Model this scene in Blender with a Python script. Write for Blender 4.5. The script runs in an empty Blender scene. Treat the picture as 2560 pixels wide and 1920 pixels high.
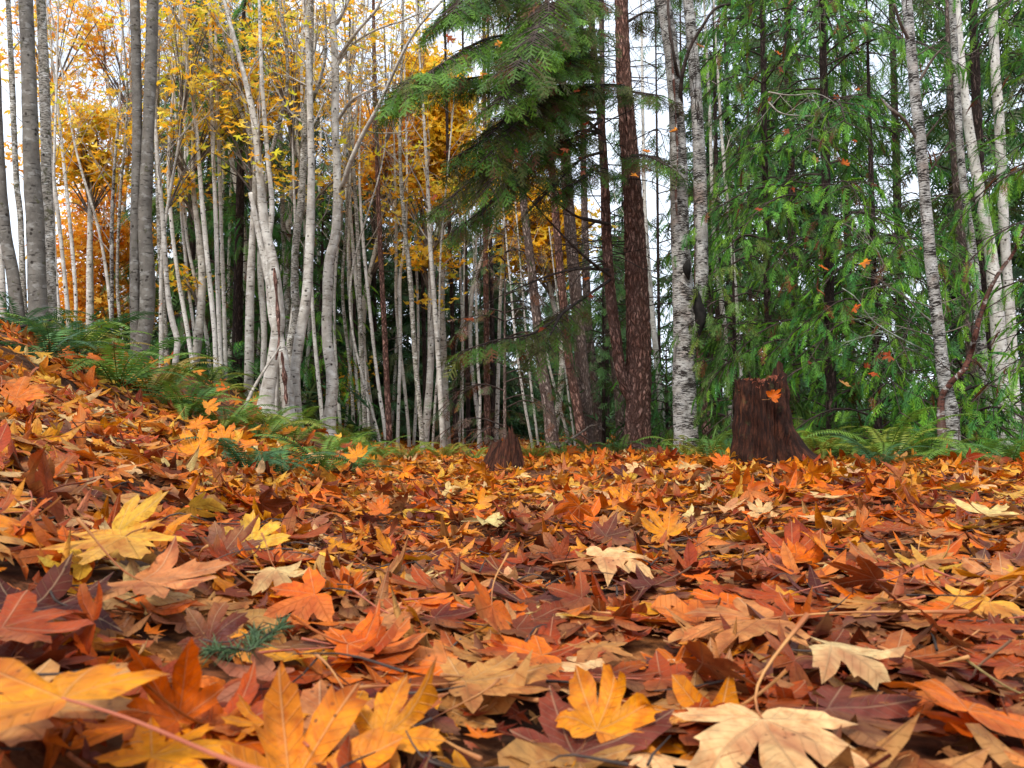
import bpy, math, random
import numpy as np
from mathutils import Vector

# ------------------------------------------------------------------ camera, world, sun, exposure
SC = bpy.context.scene
COL = SC.collection
F = 1934.0                 # focal length in pixels of a 2560 px wide picture
PITCH = math.atan(110 / F)
CAMH = 0.32
cp, sp = math.cos(PITCH), math.sin(PITCH)

cd = bpy.data.cameras.new('camera')
cd.sensor_width = 36.0
cd.lens = 36.0 * F / 2560.0
cd.clip_start = 0.05
cd.clip_end = 3000
cam = bpy.data.objects.new('camera', cd)
COL.objects.link(cam)
cd.dof.use_dof = True
cd.dof.focus_distance = 5.0
cd.dof.aperture_fstop = 9.0
cam.location = (0, 0, CAMH)
cam.rotation_euler = (math.pi / 2 + PITCH, 0, 0)
SC.camera = cam

SUN_EL, SUN_AZ = math.radians(52), math.radians(205)   # azimuth clockwise from +Y: behind the camera, a little left
w = bpy.data.worlds.new('World')
SC.world = w
w.use_nodes = True
wt = w.node_tree
for n in list(wt.nodes):
    wt.nodes.remove(n)
wo = wt.nodes.new('ShaderNodeOutputWorld')
bg = wt.nodes.new('ShaderNodeBackground')
sky = wt.nodes.new('ShaderNodeTexSky')
sky.sky_type = 'NISHITA'
sky.sun_disc = False
sky.sun_elevation = SUN_EL
sky.sun_rotation = SUN_AZ
tc = wt.nodes.new('ShaderNodeTexCoord')
nz = wt.nodes.new('ShaderNodeTexNoise')
nz.inputs['Scale'].default_value = 3.5
nz.inputs['Detail'].default_value = 5
rp = wt.nodes.new('ShaderNodeValToRGB')
rp.color_ramp.elements[0].position = 0.30
rp.color_ramp.elements[0].color = (0.45, 0.45, 0.45, 1)
rp.color_ramp.elements[1].position = 0.60
rp.color_ramp.elements[1].color = (1, 1, 1, 1)
mx = wt.nodes.new('ShaderNodeMix')
mx.data_type = 'RGBA'
mx.inputs[7].default_value = (7.6, 8.3, 9.4, 1)         # bright cloud cover
wt.links.new(tc.outputs['Generated'], nz.inputs['Vector'])
wt.links.new(nz.outputs['Fac'], rp.inputs['Fac'])
wt.links.new(rp.outputs['Color'], mx.inputs[0])
wt.links.new(sky.outputs['Color'], mx.inputs[6])
wt.links.new(mx.outputs[2], bg.inputs['Color'])
bg.inputs['Strength'].default_value = 0.115
wt.links.new(bg.outputs[0], wo.inputs[0])

sd = bpy.data.lights.new('sun', 'SUN')
sd.energy = 2.1
sd.angle = math.radians(14)
sd.color = (1.0, 0.95, 0.87)
so = bpy.data.objects.new('sun', sd)
COL.objects.link(so)
sdir = Vector((math.sin(SUN_AZ) * math.cos(SUN_EL), math.cos(SUN_AZ) * math.cos(SUN_EL), math.sin(SUN_EL)))
so.rotation_euler = sdir.to_track_quat('Z', 'Y').to_euler()
so.location = (-6, -8, 14)

SC.view_settings.view_transform = 'Standard'
SC.view_settings.look = 'None'
SC.view_settings.exposure = 0.76
SC.view_settings.gamma = 1.0
SC.view_settings.use_curve_mapping = False
SC.render.engine = 'CYCLES'
SC.cycles.max_bounces = 6
SC.cycles.diffuse_bounces = 3
SC.cycles.glossy_bounces = 2
SC.cycles.transmission_bounces = 3
SC.cycles.transparent_max_bounces = 4

rng = np.random.default_rng(7)
random.seed(7)

# ------------------------------------------------------------------ picture point -> world, ground height
def P(u, v, D):
    x = (u - 1280.0) / F
    y = -(v - 960.0) / F
    d = np.array([x, cp - y * sp, sp + y * cp])
    t = D / d[1]
    return np.array([0, 0, CAMH]) + d * t

def sstep(a, b, x):
    t = np.clip((x - a) / (b - a), 0, 1)
    return t * t * (3 - 2 * t)

def edge_left(y):
    return -0.42 - 0.135 * np.clip(y - 1, 0, 14)

def ground(x, y):
    x = np.asarray(x, float)
    y = np.asarray(y, float)
    s = edge_left(y) - x
    k = 0.14
    spl = k * np.logaddexp(0, s / k)
    bank = 2.3 * (1 - np.exp(-0.235 * spl)) * (0.70 + 0.30 * sstep(0.9, 2.4, s)) * (1 + 0.10 * (1 - sstep(1.8, 3.6, y)))
    r = x - (0.6 - 0.12 * np.clip(y - 1, 0, 12))
    berm = 0.115 * sstep(0.0, 1.6, r) * (1 - 0.45 * sstep(6.5, 9, y))
    n = 0.018 * np.sin(3.1 * x + 1.3 * np.sin(2.3 * y)) * np.cos(2.7 * y + 1.1 * np.sin(1.9 * x)) + 0.008 * np.sin(9 * x + 4) * np.sin(8 * y)
    far = 0.012 * np.clip(y - 14, 0, 60)
    low = -0.035 - 0.04 * sstep(1.5, 4.0, y) * np.exp(-np.clip(s, 0, 9) * .5)
    return bank + berm + n + far + low

def hit(u, v, off=0.0):
    lo = None
    for D in np.arange(0.4, 40, 0.02):
        p = P(u, v, D)
        if p[2] <= ground(p[0], p[1]) + off:
            return p
    return P(u, v, 40)

# ------------------------------------------------------------------ node materials
class NT:
    def __init__(s, name):
        s.m = bpy.data.materials.new(name)
        s.m.use_nodes = True
        s.t = s.m.node_tree
        for n in list(s.t.nodes):
            s.t.nodes.remove(n)
        s.out = s.t.nodes.new('ShaderNodeOutputMaterial')
    def n(s, typ, ins=None, **props):
        nd = s.t.nodes.new('ShaderNode' + typ)
        for k, v in props.items():
            setattr(nd, k, v)
        for k, v in (ins or {}).items():
            sock = nd.inputs[k]
            if isinstance(v, bpy.types.NodeSocket):
                s.t.links.new(v, sock)
            else:
                sock.default_value = v
        return nd
    def math(s, op, a, b=0.0, c=None):
        i = {0: a, 1: b}
        if c is not None:
            i[2] = c
        return s.n('Math', i, operation=op).outputs[0]
    def ramp(s, fac, stops):
        nd = s.n('ValToRGB', {0: fac})
        e = nd.color_ramp.elements
        while len(e) < len(stops):
            e.new(0.5)
        for el, (p, c) in zip(e, stops):
            el.position = p
            el.color = (c, c, c, 1) if not isinstance(c, tuple) else (*c, 1)
        return nd.outputs[0]
    def mix(s, fac, a, b, blend='MIX'):
        def c4(v):
            return (*v, 1) if isinstance(v, tuple) and len(v) == 3 else v
        nd = s.n('Mix', {0: fac, 6: c4(a), 7: c4(b)}, data_type='RGBA', blend_type=blend)
        return nd.outputs[2]
    def noise(s, vec, scale, detail=3, rough=0.5, dist=0.0):
        return s.n('TexNoise', {'Vector': vec, 'Scale': scale, 'Detail': detail, 'Roughness': rough, 'Distortion': dist}).outputs[0]
    def mapv(s, vec, scale, loc=(0, 0, 0)):
        return s.n('Mapping', {'Vector': vec, 'Scale': scale, 'Location': loc}).outputs[0]
    def bump(s, h, strength, dist=0.01):
        return s.n('Bump', {'Height': h, 'Strength': strength, 'Distance': dist}).outputs[0]

def mat_leaf(name, hero=False, transl=0.22, rough=0.55, spec=0.22, patch=0.75):
    t = NT(name)
    col = t.n('Attribute', attribute_name='col').outputs['Color']
    uv = t.n('TexCoord').outputs['UV']
    ob = t.n('TexCoord').outputs['Object']
    mott = t.noise(ob, 22 if hero else 18, 4, 0.6)
    m2 = t.ramp(mott, [(0.28, 0.50), (0.5, 1.0), (0.72, 1.3)])
    c = t.mix(1.0, col, m2, 'MULTIPLY')
    # patches turning brown
    pat = t.noise(ob, 9.0, 3, 0.55)
    pm = t.ramp(pat, [(0.52, 0.0), (0.66, 1.0)])
    brown = t.mix(1.0, col, (0.42, 0.20, 0.20), 'MULTIPLY')
    wm = t.ramp(t.noise(ob, 34.0, 5, 0.7, 0.6), [(0.46, 0.0), (0.64, 1.0)])
    c = t.mix(t.math('MULTIPLY', wm, patch), c, t.mix(1.0, c, (0.72, 0.48, 0.36), 'MULTIPLY'))
    lm_ = t.ramp(t.noise(ob, 6.0, 2), [(0.50, 0.0), (0.66, 0.35)])
    c = t.mix(lm_, c, (0.62, 0.33, 0.11))
    c = t.mix(t.math('MULTIPLY', pm, patch), c, brown)
    # veins from leaf-plane coordinates
    sx = t.n('SeparateXYZ', {0: uv})
    ax = t.math('ABSOLUTE', sx.outputs[0])
    r = t.n('VectorMath', {0: uv}, operation='LENGTH').outputs['Value']
    ang = t.math('ARCTAN2', ax, sx.outputs[1])
    g1 = t.math('GREATER_THAN', ang, math.radians(19))
    g2 = t.math('GREATER_THAN', ang, math.radians(68))
    lob = t.math('ADD', t.math('MULTIPLY', g1, math.radians(41)), t.math('MULTIPLY', g2, math.radians(55)))
    b = t.math('SUBTRACT', ang, lob)
    tt = t.math('MULTIPLY', r, t.math('COSINE', b))
    cc = t.math('ABSOLUTE', t.math('MULTIPLY', r, t.math('SINE', b)))
    main = t.ramp(cc, [(0.004, 1.0), (0.016, 0.0)])
    st = t.math('FRACT', t.math('MULTIPLY', t.math('SUBTRACT', tt, t.math('MULTIPLY', cc, 0.9)), 8.5))
    sv = t.math('ABSOLUTE', t.math('SUBTRACT', st, 0.5))
    sec = t.ramp(sv, [(0.02, 0.75), (0.09, 0.0)])
    vein = t.math('MAXIMUM', main, sec)
    light = t.mix(0.5, col, (0.75, 0.50, 0.28))
    dark = t.mix(0.6, col, (0.10, 0.03, 0.015))
    vc = t.mix(t.ramp(t.noise(ob, 3.0, 1), [(0.42, 0.0), (0.56, 1.0)]), light, dark)
    c = t.mix(t.math('MULTIPLY', t.math('MAXIMUM', main, t.math('MULTIPLY', sec, 0.45)), 0.5), c, vc)
    # small dark spots
    vo = t.n('TexVoronoi', {'Vector': ob, 'Scale': 60.0}).outputs['Distance']
    spn = t.ramp(t.noise(ob, 14.0, 2), [(0.5, 0.0), (0.6, 1.0)])
    spm = t.math('MULTIPLY', t.ramp(vo, [(0.10, 1.0), (0.17, 0.0)]), spn)
    c = t.mix(t.math('MULTIPLY', spm, 0.75), c, (0.05, 0.02, 0.012))
    fine = t.noise(ob, 160.0, 3, 0.6)
    h = t.math('ADD', t.math('MULTIPLY', vein, -0.8), t.math('ADD', t.math('MULTIPLY', mott, 1.2), t.math('MULTIPLY', fine, 0.35)))
    bp = t.bump(h, 0.55, 0.004)
    rr = t.ramp(pat, [(0.35, rough - 0.10), (0.7, rough + 0.14)])
    bs = t.n('BsdfPrincipled', {'Base Color': c, 'Roughness': rr, 'Specular IOR Level': spec, 'Normal': bp})
    tr = t.n('BsdfTranslucent', {'Color': c, 'Normal': bp})
    ms = t.n('MixShader', {0: transl, 1: bs.outputs[0], 2: tr.outputs[0]})
    t.t.links.new(ms.outputs[0], t.out.inputs[0])
    return t.m

def mat_foliage(name, transl=0.3, rough=0.55):
    t = NT(name)
    col = t.n('Attribute', attribute_name='col').outputs['Color']
    ob = t.n('TexCoord').outputs['Object']
    nn = t.ramp(t.noise(ob, 2.2, 3), [(0.3, 0.75), (0.7, 1.25)])
    c = t.mix(1.0, col, nn, 'MULTIPLY')
    bs = t.n('BsdfPrincipled', {'Base Color': c, 'Roughness': rough, 'Specular IOR Level': 0.35})
    tr = t.n('BsdfTranslucent', {'Color': c})
    ms = t.n('MixShader', {0: transl, 1: bs.outputs[0], 2: tr.outputs[0]})
    t.t.links.new(ms.outputs[0], t.out.inputs[0])
    return t.m

def mat_wood(name, base, dark, rough=0.85):
    t = NT(name)
    ob = t.n('TexCoord').outputs['Object']
    a = t.noise(ob, 16.0, 4)
    c = t.mix(t.ramp(a, [(0.4, 0.0), (0.62, 1.0)]), dark, base)
    bp = t.bump(t.noise(ob, 60.0, 3), 0.5, 0.004)
    bs = t.n('BsdfPrincipled', {'Base Color': c, 'Roughness': rough, 'Specular IOR Level': 0.2, 'Normal': bp})
    t.t.links.new(bs.outputs[0], t.out.inputs[0])
    return t.m

def mat_smooth_bark(name, lo, hi, dark, moss=0.25, lent=0.60, lu=16.0, lv=70.0, white=0.5):
    """smooth pale bark: grey tones, lichen patches, short horizontal dark marks, moss tufts"""
    t = NT(name)
    uv = t.n('TexCoord').outputs['UV']
    ob = t.n('TexCoord').outputs['Object']
    a = t.noise(ob, 7.0, 5, 0.65)
    c = t.mix(t.ramp(a, [(0.35, 0.0), (0.65, 1.0)]), lo, hi)
    li = t.noise(t.mapv(uv, (9, 14, 1), (3, 1, 0)), 1.0, 4, 0.6)
    c = t.mix(t.math('MULTIPLY', t.ramp(li, [(0.55, 0.0), (0.62, 1.0)]), white), c, (0.76, 0.75, 0.70))
    le = t.noise(t.mapv(uv, (lu, lv, 1)), 1.0, 2, 0.5)
    lm = t.ramp(le, [(lent, 0.0), (lent + 0.05, 1.0)])
    c = t.mix(t.math('MULTIPLY', lm, 0.8), c, dark)
    kn = t.n('TexVoronoi', {'Vector': t.mapv(uv, (14, 11, 1)), 'Scale': 1.0}).outputs['Distance']
    km = t.math('MULTIPLY', t.ramp(kn, [(0.12, 1.0), (0.24, 0.0)]), t.ramp(t.noise(ob, 5.0, 2), [(0.46, 0.0), (0.54, 1.0)]))
    st_ = t.noise(t.mapv(uv, (7, 1.3, 1), (2, 7, 0)), 1.0, 4, 0.6)
    c = t.mix(t.ramp(st_, [(0.50, 0.0), (0.66, 0.55)]), c, (0.17, 0.14, 0.11))
    c = t.mix(km, c, (0.035, 0.028, 0.022))
    mo = t.noise(ob, 11.0, 4, 0.7)
    mm = t.ramp(mo, [(0.74 - moss * 0.45, 0.0), (0.80 - moss * 0.45, 1.0)])
    c = t.mix(t.math('MULTIPLY', mm, 0.85), c, (0.10, 0.095, 0.045))
    h = t.math('SUBTRACT', t.math('ADD', t.math('MULTIPLY', mm, 1.5), t.noise(ob, 90.0, 3)), t.math('ADD', lm, t.math('MULTIPLY', km, 1.5)))
    bp = t.bump(h, 0.8, 0.006)
    bs = t.n('BsdfPrincipled', {'Base Color': c, 'Roughness': 0.8, 'Specular IOR Level': 0.2, 'Normal': bp})
    t.t.links.new(bs.outputs[0], t.out.inputs[0])
    return t.m

def mat_birch(name):
    t = NT(name)
    uv = t.n('TexCoord').outputs['UV']
    ob = t.n('TexCoord').outputs['Object']
    wv = t.noise(t.mapv(uv, (5, 16, 1)), 1.0, 3)
    uvw = t.n('VectorMath', {0: uv, 1: t.n('CombineXYZ', {1: t.math('MULTIPLY', wv, 0.05)}).outputs[0]}, operation='ADD').outputs[0]
    p1 = t.noise(t.mapv(uvw, (17, 110, 1)), 1.0, 5, 0.7)
    p2 = t.noise(t.mapv(uvw, (5, 9, 1), (9, 2, 0)), 1.0, 4, 0.6)
    thr = t.math('SUBTRACT', p1, t.math('MULTIPLY', t.math('SUBTRACT', p2, 0.5), -0.55))
    dm = t.ramp(thr, [(0.50, 0.0), (0.54, 1.0)])
    c = t.mix(t.ramp(t.noise(ob, 9.0, 4), [(0.35, 0.0), (0.65, 1.0)]), (0.36, 0.33, 0.29), (0.66, 0.64, 0.60))
    c = t.mix(t.ramp(t.noise(ob, 3.0, 3), [(0.58, 0.0), (0.68, 0.5)]), c, (0.45, 0.27, 0.19))
    c = t.mix(dm, c, (0.035, 0.027, 0.022))
    h = t.math('MULTIPLY', thr, -3.0)
    bp = t.bump(h, 1.0, 0.012)
    bs = t.n('BsdfPrincipled', {'Base Color': c, 'Roughness': 0.75, 'Specular IOR Level': 0.25, 'Normal': bp})
    t.t.links.new(bs.outputs[0], t.out.inputs[0])
    return t.m

def mat_furrow(name, ridge, ridge2, groove, su=26.0, sv=7.0, moss=0.0):
    t = NT(name)
    uv = t.n('TexCoord').outputs['UV']
    ob = t.n('TexCoord').outputs['Object']
    wv = t.n('TexNoise', {'Vector': t.mapv(uv, (9, 7, 1)), 'Scale': 1.0, 'Detail': 3}).outputs['Color']
    off = t.n('VectorMath', {0: wv, 1: (0.07, 0.05, 0)}, operation='MULTIPLY').outputs[0]
    uvw = t.n('VectorMath', {0: uv, 1: off}, operation='ADD').outputs[0]
    vo = t.n('TexVoronoi', {'Vector': t.mapv(uvw, (su * 1.0, sv * .9, 1)), 'Scale': 1.0}, feature='DISTANCE_TO_EDGE').outputs['Distance']
    rn = t.noise(t.mapv(uvw, (su * 1.5, sv, 1)), 1.0, 5, 0.65)
    rg_ = t.math('ABSOLUTE', t.math('SUBTRACT', rn, 0.5))
    ed = t.math('MULTIPLY', t.ramp(vo, [(0.0, 0.0), (0.22, 1.0)]), t.ramp(rg_, [(0.0, 0.05), (0.05, 1.0)]))
    gr = t.noise(t.mapv(uv, (90, 26, 1)), 1.0, 4, 0.7)
    c = t.mix(t.ramp(t.noise(ob, 6.0, 4, 0.6), [(0.36, 0.0), (0.62, 1.0)]), ridge, ridge2)
    c = t.mix(1.0, c, t.ramp(gr, [(0.3, 0.5), (0.65, 1.3)]), 'MULTIPLY')
    c = t.mix(ed, t.mix(0.12, groove, c), c)
    if moss:
        c = t.mix(t.ramp(t.noise(ob, 5.0, 4), [(0.62 - moss, 0.0), (0.72 - moss, 0.8)]), c, (0.07, 0.08, 0.03))
    h = t.math('ADD', t.math('MULTIPLY', ed, 2.0), gr)
    bp = t.bump(h, 1.0, 0.014)
    bs = t.n('BsdfPrincipled', {'Base Color': c, 'Roughness': 0.9, 'Specular IOR Level': 0.15, 'Normal': bp})
    t.t.links.new(bs.outputs[0], t.out.inputs[0])
    return t.m

def mat_ground():
    t = NT('forest_floor')
    ob = t.n('TexCoord').outputs['Object']
    v = t.n('TexVoronoi', {'Vector': ob, 'Scale': 9.0, 'Randomness': 1.0})
    cc = t.n('SeparateColor', {0: v.outputs['Color']}).outputs[0]
    c = t.ramp(cc, [(0.0, (0.10, 0.03, 0.014)), (0.35, (0.22, 0.07, 0.02)), (0.6, (0.36, 0.13, 0.03)), (0.85, (0.16, 0.06, 0.035))])
    n2 = t.noise(ob, 40.0, 4)
    c = t.mix(1.0, c, t.ramp(n2, [(0.35, 0.35), (0.65, 1.1)]), 'MULTIPLY')
    c = t.mix(t.ramp(t.noise(ob, 1.6, 3), [(0.45, 0.0), (0.6, 0.85)]), c, (0.05, 0.03, 0.018))
    bp = t.bump(t.math('ADD', n2, v.outputs['Distance']), 0.8, 0.02)
    bs = t.n('BsdfPrincipled', {'Base Color': c, 'Roughness': 0.9, 'Normal': bp, 'Specular IOR Level': 0.2})
    t.t.links.new(bs.outputs[0], t.out.inputs[0])
    return t.m

def mat_stump(k=1.0):
    t = NT('rotten_wood')
    uv = t.n('TexCoord').outputs['UV']
    ob = t.n('TexCoord').outputs['Object']
    g = t.noise(t.mapv(uv, (85, 9, 1)), 1.0, 6, 0.72)
    g2 = t.noise(t.mapv(uv, (22, 4.5, 1)), 1.0, 5, 0.68)
    c = t.ramp(g, [(0.34, (0.008, 0.004, 0.003)), (0.50, (0.040 * k, 0.014 * k, 0.008 * k)), (0.66, (0.115 * k, 0.036 * k, 0.017 * k))])
    c = t.mix(t.ramp(g2, [(0.48, 0.0), (0.62, 0.8)]), c, (0.016, 0.008, 0.006))
    c = t.mix(t.ramp(t.noise(ob, 12.0, 4, 0.7), [(0.60, 0.0), (0.70, 0.7)]), c, (0.05, 0.055, 0.02))
    c = t.mix(t.ramp(t.noise(t.mapv(uv, (20, 3, 1), (5, 5, 0)), 1.0, 4), [(0.60, 0.0), (0.72, 0.5)]), c, (0.30, 0.11, 0.05))
    h = t.math('ADD', g, t.math('MULTIPLY', g2, 2.0))
    bp = t.bump(h, 1.0, 0.02)
    bs = t.n('BsdfPrincipled', {'Base Color': c, 'Roughness': 0.85, 'Specular IOR Level': 0.2, 'Normal': bp})
    t.t.links.new(bs.outputs[0], t.out.inputs[0])
    return t.m

M = dict(
    leaf=mat_leaf('dry_leaf', True), litter=mat_leaf('litter_leaf'), canopy=mat_foliage('canopy_leaf', 0.62, 0.6),
    fol=mat_foliage('conifer_needles', 0.3), fern=mat_foliage('fern_green', 0.3, 0.45),
    alder=mat_smooth_bark('alder_bark', (0.36, 0.32, 0.27), (0.64, 0.60, 0.53), (0.06, 0.045, 0.035), 0.18, 0.61, 10, 42, 0.55),
    greyalder=mat_smooth_bark('grey_alder_bark', (0.10, 0.088, 0.074), (0.20, 0.18, 0.152), (0.03, 0.025, 0.02), 0.26, 0.62, 9, 38, 0.16),
    pale=mat_smooth_bark('pale_bark', (0.50, 0.46, 0.40), (0.78, 0.74, 0.67), (0.08, 0.065, 0.05), 0.14, 0.61, 20, 46, 0.5),
    rough=mat_smooth_bark('lichen_bark', (0.22, 0.19, 0.15), (0.52, 0.48, 0.41), (0.035, 0.03, 0.022), 0.40, 0.53, 24, 75, 0.75),
    birch=mat_birch('birch_bark'),
    fir=mat_furrow('fir_bark', (0.46, 0.22, 0.16), (0.64, 0.37, 0.29), (0.05, 0.022, 0.016)),
    firpale=mat_furrow('pale_fir_bark', (0.40, 0.28, 0.23), (0.56, 0.43, 0.37), (0.09, 0.055, 0.045), 30, 7),
    dark=mat_furrow('dark_bark', (0.085, 0.052, 0.042), (0.15, 0.10, 0.085), (0.02, 0.014, 0.012), 30, 5),
    red=mat_smooth_bark('red_bark', (0.05, 0.018, 0.013), (0.12, 0.045, 0.03), (0.03, 0.018, 0.015), 0.0, 0.55, 20, 45, 0.5),
    twig=mat_wood('twig_wood', (0.20, 0.16, 0.13), (0.09, 0.07, 0.055)),
    darktwig=mat_wood('dark_twig_wood', (0.085, 0.06, 0.05), (0.035, 0.025, 0.02)),
    paletwig=mat_wood('pale_twig_wood', (0.46, 0.42, 0.36), (0.26, 0.22, 0.18)),
    petiole=mat_wood('leaf_stalk', (0.50, 0.24, 0.08), (0.33, 0.11, 0.04), 0.5),
    redstalk=mat_wood('red_leaf_stalk', (0.42, 0.13, 0.07), (0.34, 0.09, 0.05), 0.45),
    ground=mat_ground(), stump=mat_stump(), stumpred=mat_stump(1.8),
    char=mat_wood('burnt_wood', (0.02, 0.017, 0.015), (0.008, 0.007, 0.006)),
    lichen=mat_wood('grey_lichen', (0.40, 0.43, 0.36), (0.20, 0.22, 0.17)),
)

# ------------------------------------------------------------------ mesh accumulator
class Acc:
    def __init__(s):
        s.V, s.T, s.C, s.U, s.MI = [], [], [], [], []
        s.nv = 0
    def add(s, v, t, col=(1, 1, 1), uv=None, mat=0):
        v = np.asarray(v, float)
        t = np.asarray(t, np.int64)
        if len(t) == 0:
            return
        s.V.append(v)
        s.T.append(t + s.nv)
        c = np.asarray(col, float)
        s.C.append(np.broadcast_to(c, (len(v), 3)) if c.ndim == 1 else c)
        s.U.append(np.zeros((len(v), 2)) if uv is None else uv)
        s.MI.append(np.full(len(t), mat, np.int32))
        s.nv += len(v)
    def scatter(s, proto, R, T, col, mat=0):
        """proto=(v,t,uv,shade); R (N,3,3) columns already scaled; T (N,3); col (N,3)"""
        v, t, uv, sh = proto
        N, k = len(T), len(v)
        if N == 0:
            return
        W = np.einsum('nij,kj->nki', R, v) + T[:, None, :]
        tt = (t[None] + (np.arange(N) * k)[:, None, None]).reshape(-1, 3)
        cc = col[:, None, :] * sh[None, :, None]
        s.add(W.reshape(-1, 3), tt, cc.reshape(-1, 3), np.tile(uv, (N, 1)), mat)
    def build(s, name, mats, parent=None, smooth=True, origin=None):
        me = bpy.data.meshes.new(name)
        V = np.concatenate(s.V)
        if origin is not None:
            V = V - np.asarray(origin)
        T = np.concatenate(s.T).astype(np.int32)
        C = np.concatenate(s.C)
        U = np.concatenate(s.U)
        me.vertices.add(len(V))
        me.vertices.foreach_set('co', V.astype(np.float32).ravel())
        me.loops.add(3 * len(T))
        me.loops.foreach_set('vertex_index', T.ravel())
        me.polygons.add(len(T))
        me.polygons.foreach_set('loop_start', np.arange(0, 3 * len(T), 3, dtype=np.int32))
        me.polygons.foreach_set('material_index', np.concatenate(s.MI))
        if smooth:
            me.polygons.foreach_set('use_smooth', np.ones(len(T), bool))
        me.update(calc_edges=True)
        a = me.color_attributes.new('col', 'FLOAT_COLOR', 'POINT')
        a.data.foreach_set('color', np.concatenate([C, np.ones((len(C), 1))], 1).astype(np.float32).ravel())
        ul = me.uv_layers.new(name='UVMap')
        ul.data.foreach_set('uv', U[T.ravel()].astype(np.float32).ravel())
        for m in (mats if isinstance(mats, (list, tuple)) else [mats]):
            me.materials.append(m)
        o = bpy.data.objects.new(name, me)
        COL.objects.link(o)
        if parent is not None:
            o.parent = parent
        return o

def thing(name, loc, label, cat, group=None):
    o = bpy.data.objects.new(name, None)
    o.empty_display_size = 0.1
    COL.objects.link(o)
    o.location = tuple(loc)
    o['label'] = label
    o['category'] = cat
    if group:
        o['group'] = group
    return o

def copy_tree(o, loc, rotz=0.0, scale=1.0, label=None, group=None):
    c = o.copy()
    COL.objects.link(c)
    c.location = tuple(loc)
    c.rotation_euler = (0, 0, rotz)
    c.scale = (scale,) * 3
    if label:
        c['label'] = label
    if group:
        c['group'] = group
    for ch in list(o.children):
        d = ch.copy()
        COL.objects.link(d)
        d.parent = c
    return c

def resample(pts, n):
    """Catmull-Rom through rows of pts"""
    pts = np.asarray(pts, float)
    if len(pts) == 2:
        t = np.linspace(0, 1, n)[:, None]
        return pts[0] * (1 - t) + pts[1] * t
    q = np.vstack([2 * pts[0] - pts[1], pts, 2 * pts[-1] - pts[-2]])
    d = np.linalg.norm(np.diff(pts[:, :3], axis=0), axis=1)
    cum = np.concatenate([[0], np.cumsum(d)])
    s = np.linspace(0, cum[-1], n)
    i = np.clip(np.searchsorted(cum, s, side='right') - 1, 0, len(pts) - 2)
    t = ((s - cum[i]) / np.maximum(d[i], 1e-9))[:, None]
    a, b, c, e = q[i], q[i + 1], q[i + 2], q[i + 3]
    return 0.5 * (2 * b + (c - a) * t + (2 * a - 5 * b + 4 * c - e) * t ** 2 + (3 * b - a - 3 * c + e) * t ** 3)

def tube(pts, rad, ns=8, disp=None, cap=True):
    """pts (n,3), rad (n). returns v,t,uv with UV in metres; seam at the side away from the camera"""
    pts = np.asarray(pts, float)
    n = len(pts)
    tan = np.gradient(pts, axis=0)
    tan /= np.linalg.norm(tan, axis=1)[:, None] + 1e-9
    ref = np.array([0, 1.0, 0.0])
    if abs(tan[:, 1]).mean() > 0.8:
        ref = np.array([0.0, 0, 1])
    sx = np.cross(tan, ref)
    sx /= np.linalg.norm(sx, axis=1)[:, None] + 1e-9
    sy = np.cross(sx, tan)
    th = np.linspace(0, 2 * math.pi, ns + 1) + math.pi / 2
    ct, st = np.cos(th), np.sin(th)
    rad = np.asarray(rad, float)
    L = np.concatenate([[0], np.cumsum(np.linalg.norm(np.diff(pts, axis=0), axis=1))])
    rr = np.repeat(rad[:, None], ns + 1, 1)
    if disp is not None:
        dd = disp(th[None, :], L[:, None], rad[:, None])
        dd[:, -1] = dd[:, 0]
        rr = rr + dd
    V = pts[:, None, :] + rr[:, :, None] * (ct[None, :, None] * -sx[:, None, :] + st[None, :, None] * sy[:, None, :])
    rm = max(rad.mean(), 1e-4)
    uv = np.stack([np.broadcast_to(th[None] * rm, (n, ns + 1)), np.broadcast_to(L[:, None], (n, ns + 1))], -1)
    i = np.arange(n - 1)[:, None] * (ns + 1) + np.arange(ns)[None]
    a, b, c, d = i, i + 1, i + ns + 2, i + ns + 1
    T = np.concatenate([np.stack([a, b, c], -1).reshape(-1, 3), np.stack([a, c, d], -1).reshape(-1, 3)])
    V = V.reshape(-1, 3)
    uv = uv.reshape(-1, 2)
    if cap:
        k = len(V)
        V = np.vstack([V, pts[-1] + tan[-1] * rad[-1] * 0.3])
        uv = np.vstack([uv, uv[-1]])
        j = (n - 1) * (ns + 1) + np.arange(ns)
        T = np.vstack([T, np.stack([j, j + 1, np.full(ns, k)], -1)])
    return V, T, uv

def knobby(seed, amp=0.05, ridge=0.0, nr=14):
    ph = np.random.default_rng(seed).uniform(0, 6.28, 12)
    def f(th, L, r):
        d = np.sin(2 * th + ph[0] + 2.1 * L) * 0.5 + np.sin(3 * th + ph[1] - 3.7 * L) * 0.4 + np.sin(5 * L + ph[2]) * 0.35
        d = d + 0.35 * np.sin(5 * th + ph[3] + 13 * L) + 0.3 * np.sin(4 * th - 23 * L + ph[4]) * np.sin(9 * L + ph[5])
        out = amp * r * d
        if ridge:
            q = nr * th + 2.2 * np.sin(4 * L + ph[6] + 3 * th) + 1.6 * np.sin(11 * L + ph[7] + 5 * th)
            out = out + ridge * (np.abs(np.sin(q / 2 * 1.0)) ** 0.6 - 0.6) + ridge * 0.5 * np.sin(31 * L + 6 * th + ph[8])
        return out
    return f

def norm(v):
    v = np.asarray(v, float)
    return v / (np.linalg.norm(v, axis=-1, keepdims=True) + 1e-9)

def frames(fwd, up, scale):
    """columns x=side, y=forward, z=normal"""
    y = norm(fwd)
    x = norm(np.cross(y, up))
    z = np.cross(x, y)
    return np.stack([x, y, z], -1) * np.asarray(scale, float)[:, None, None]

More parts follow.
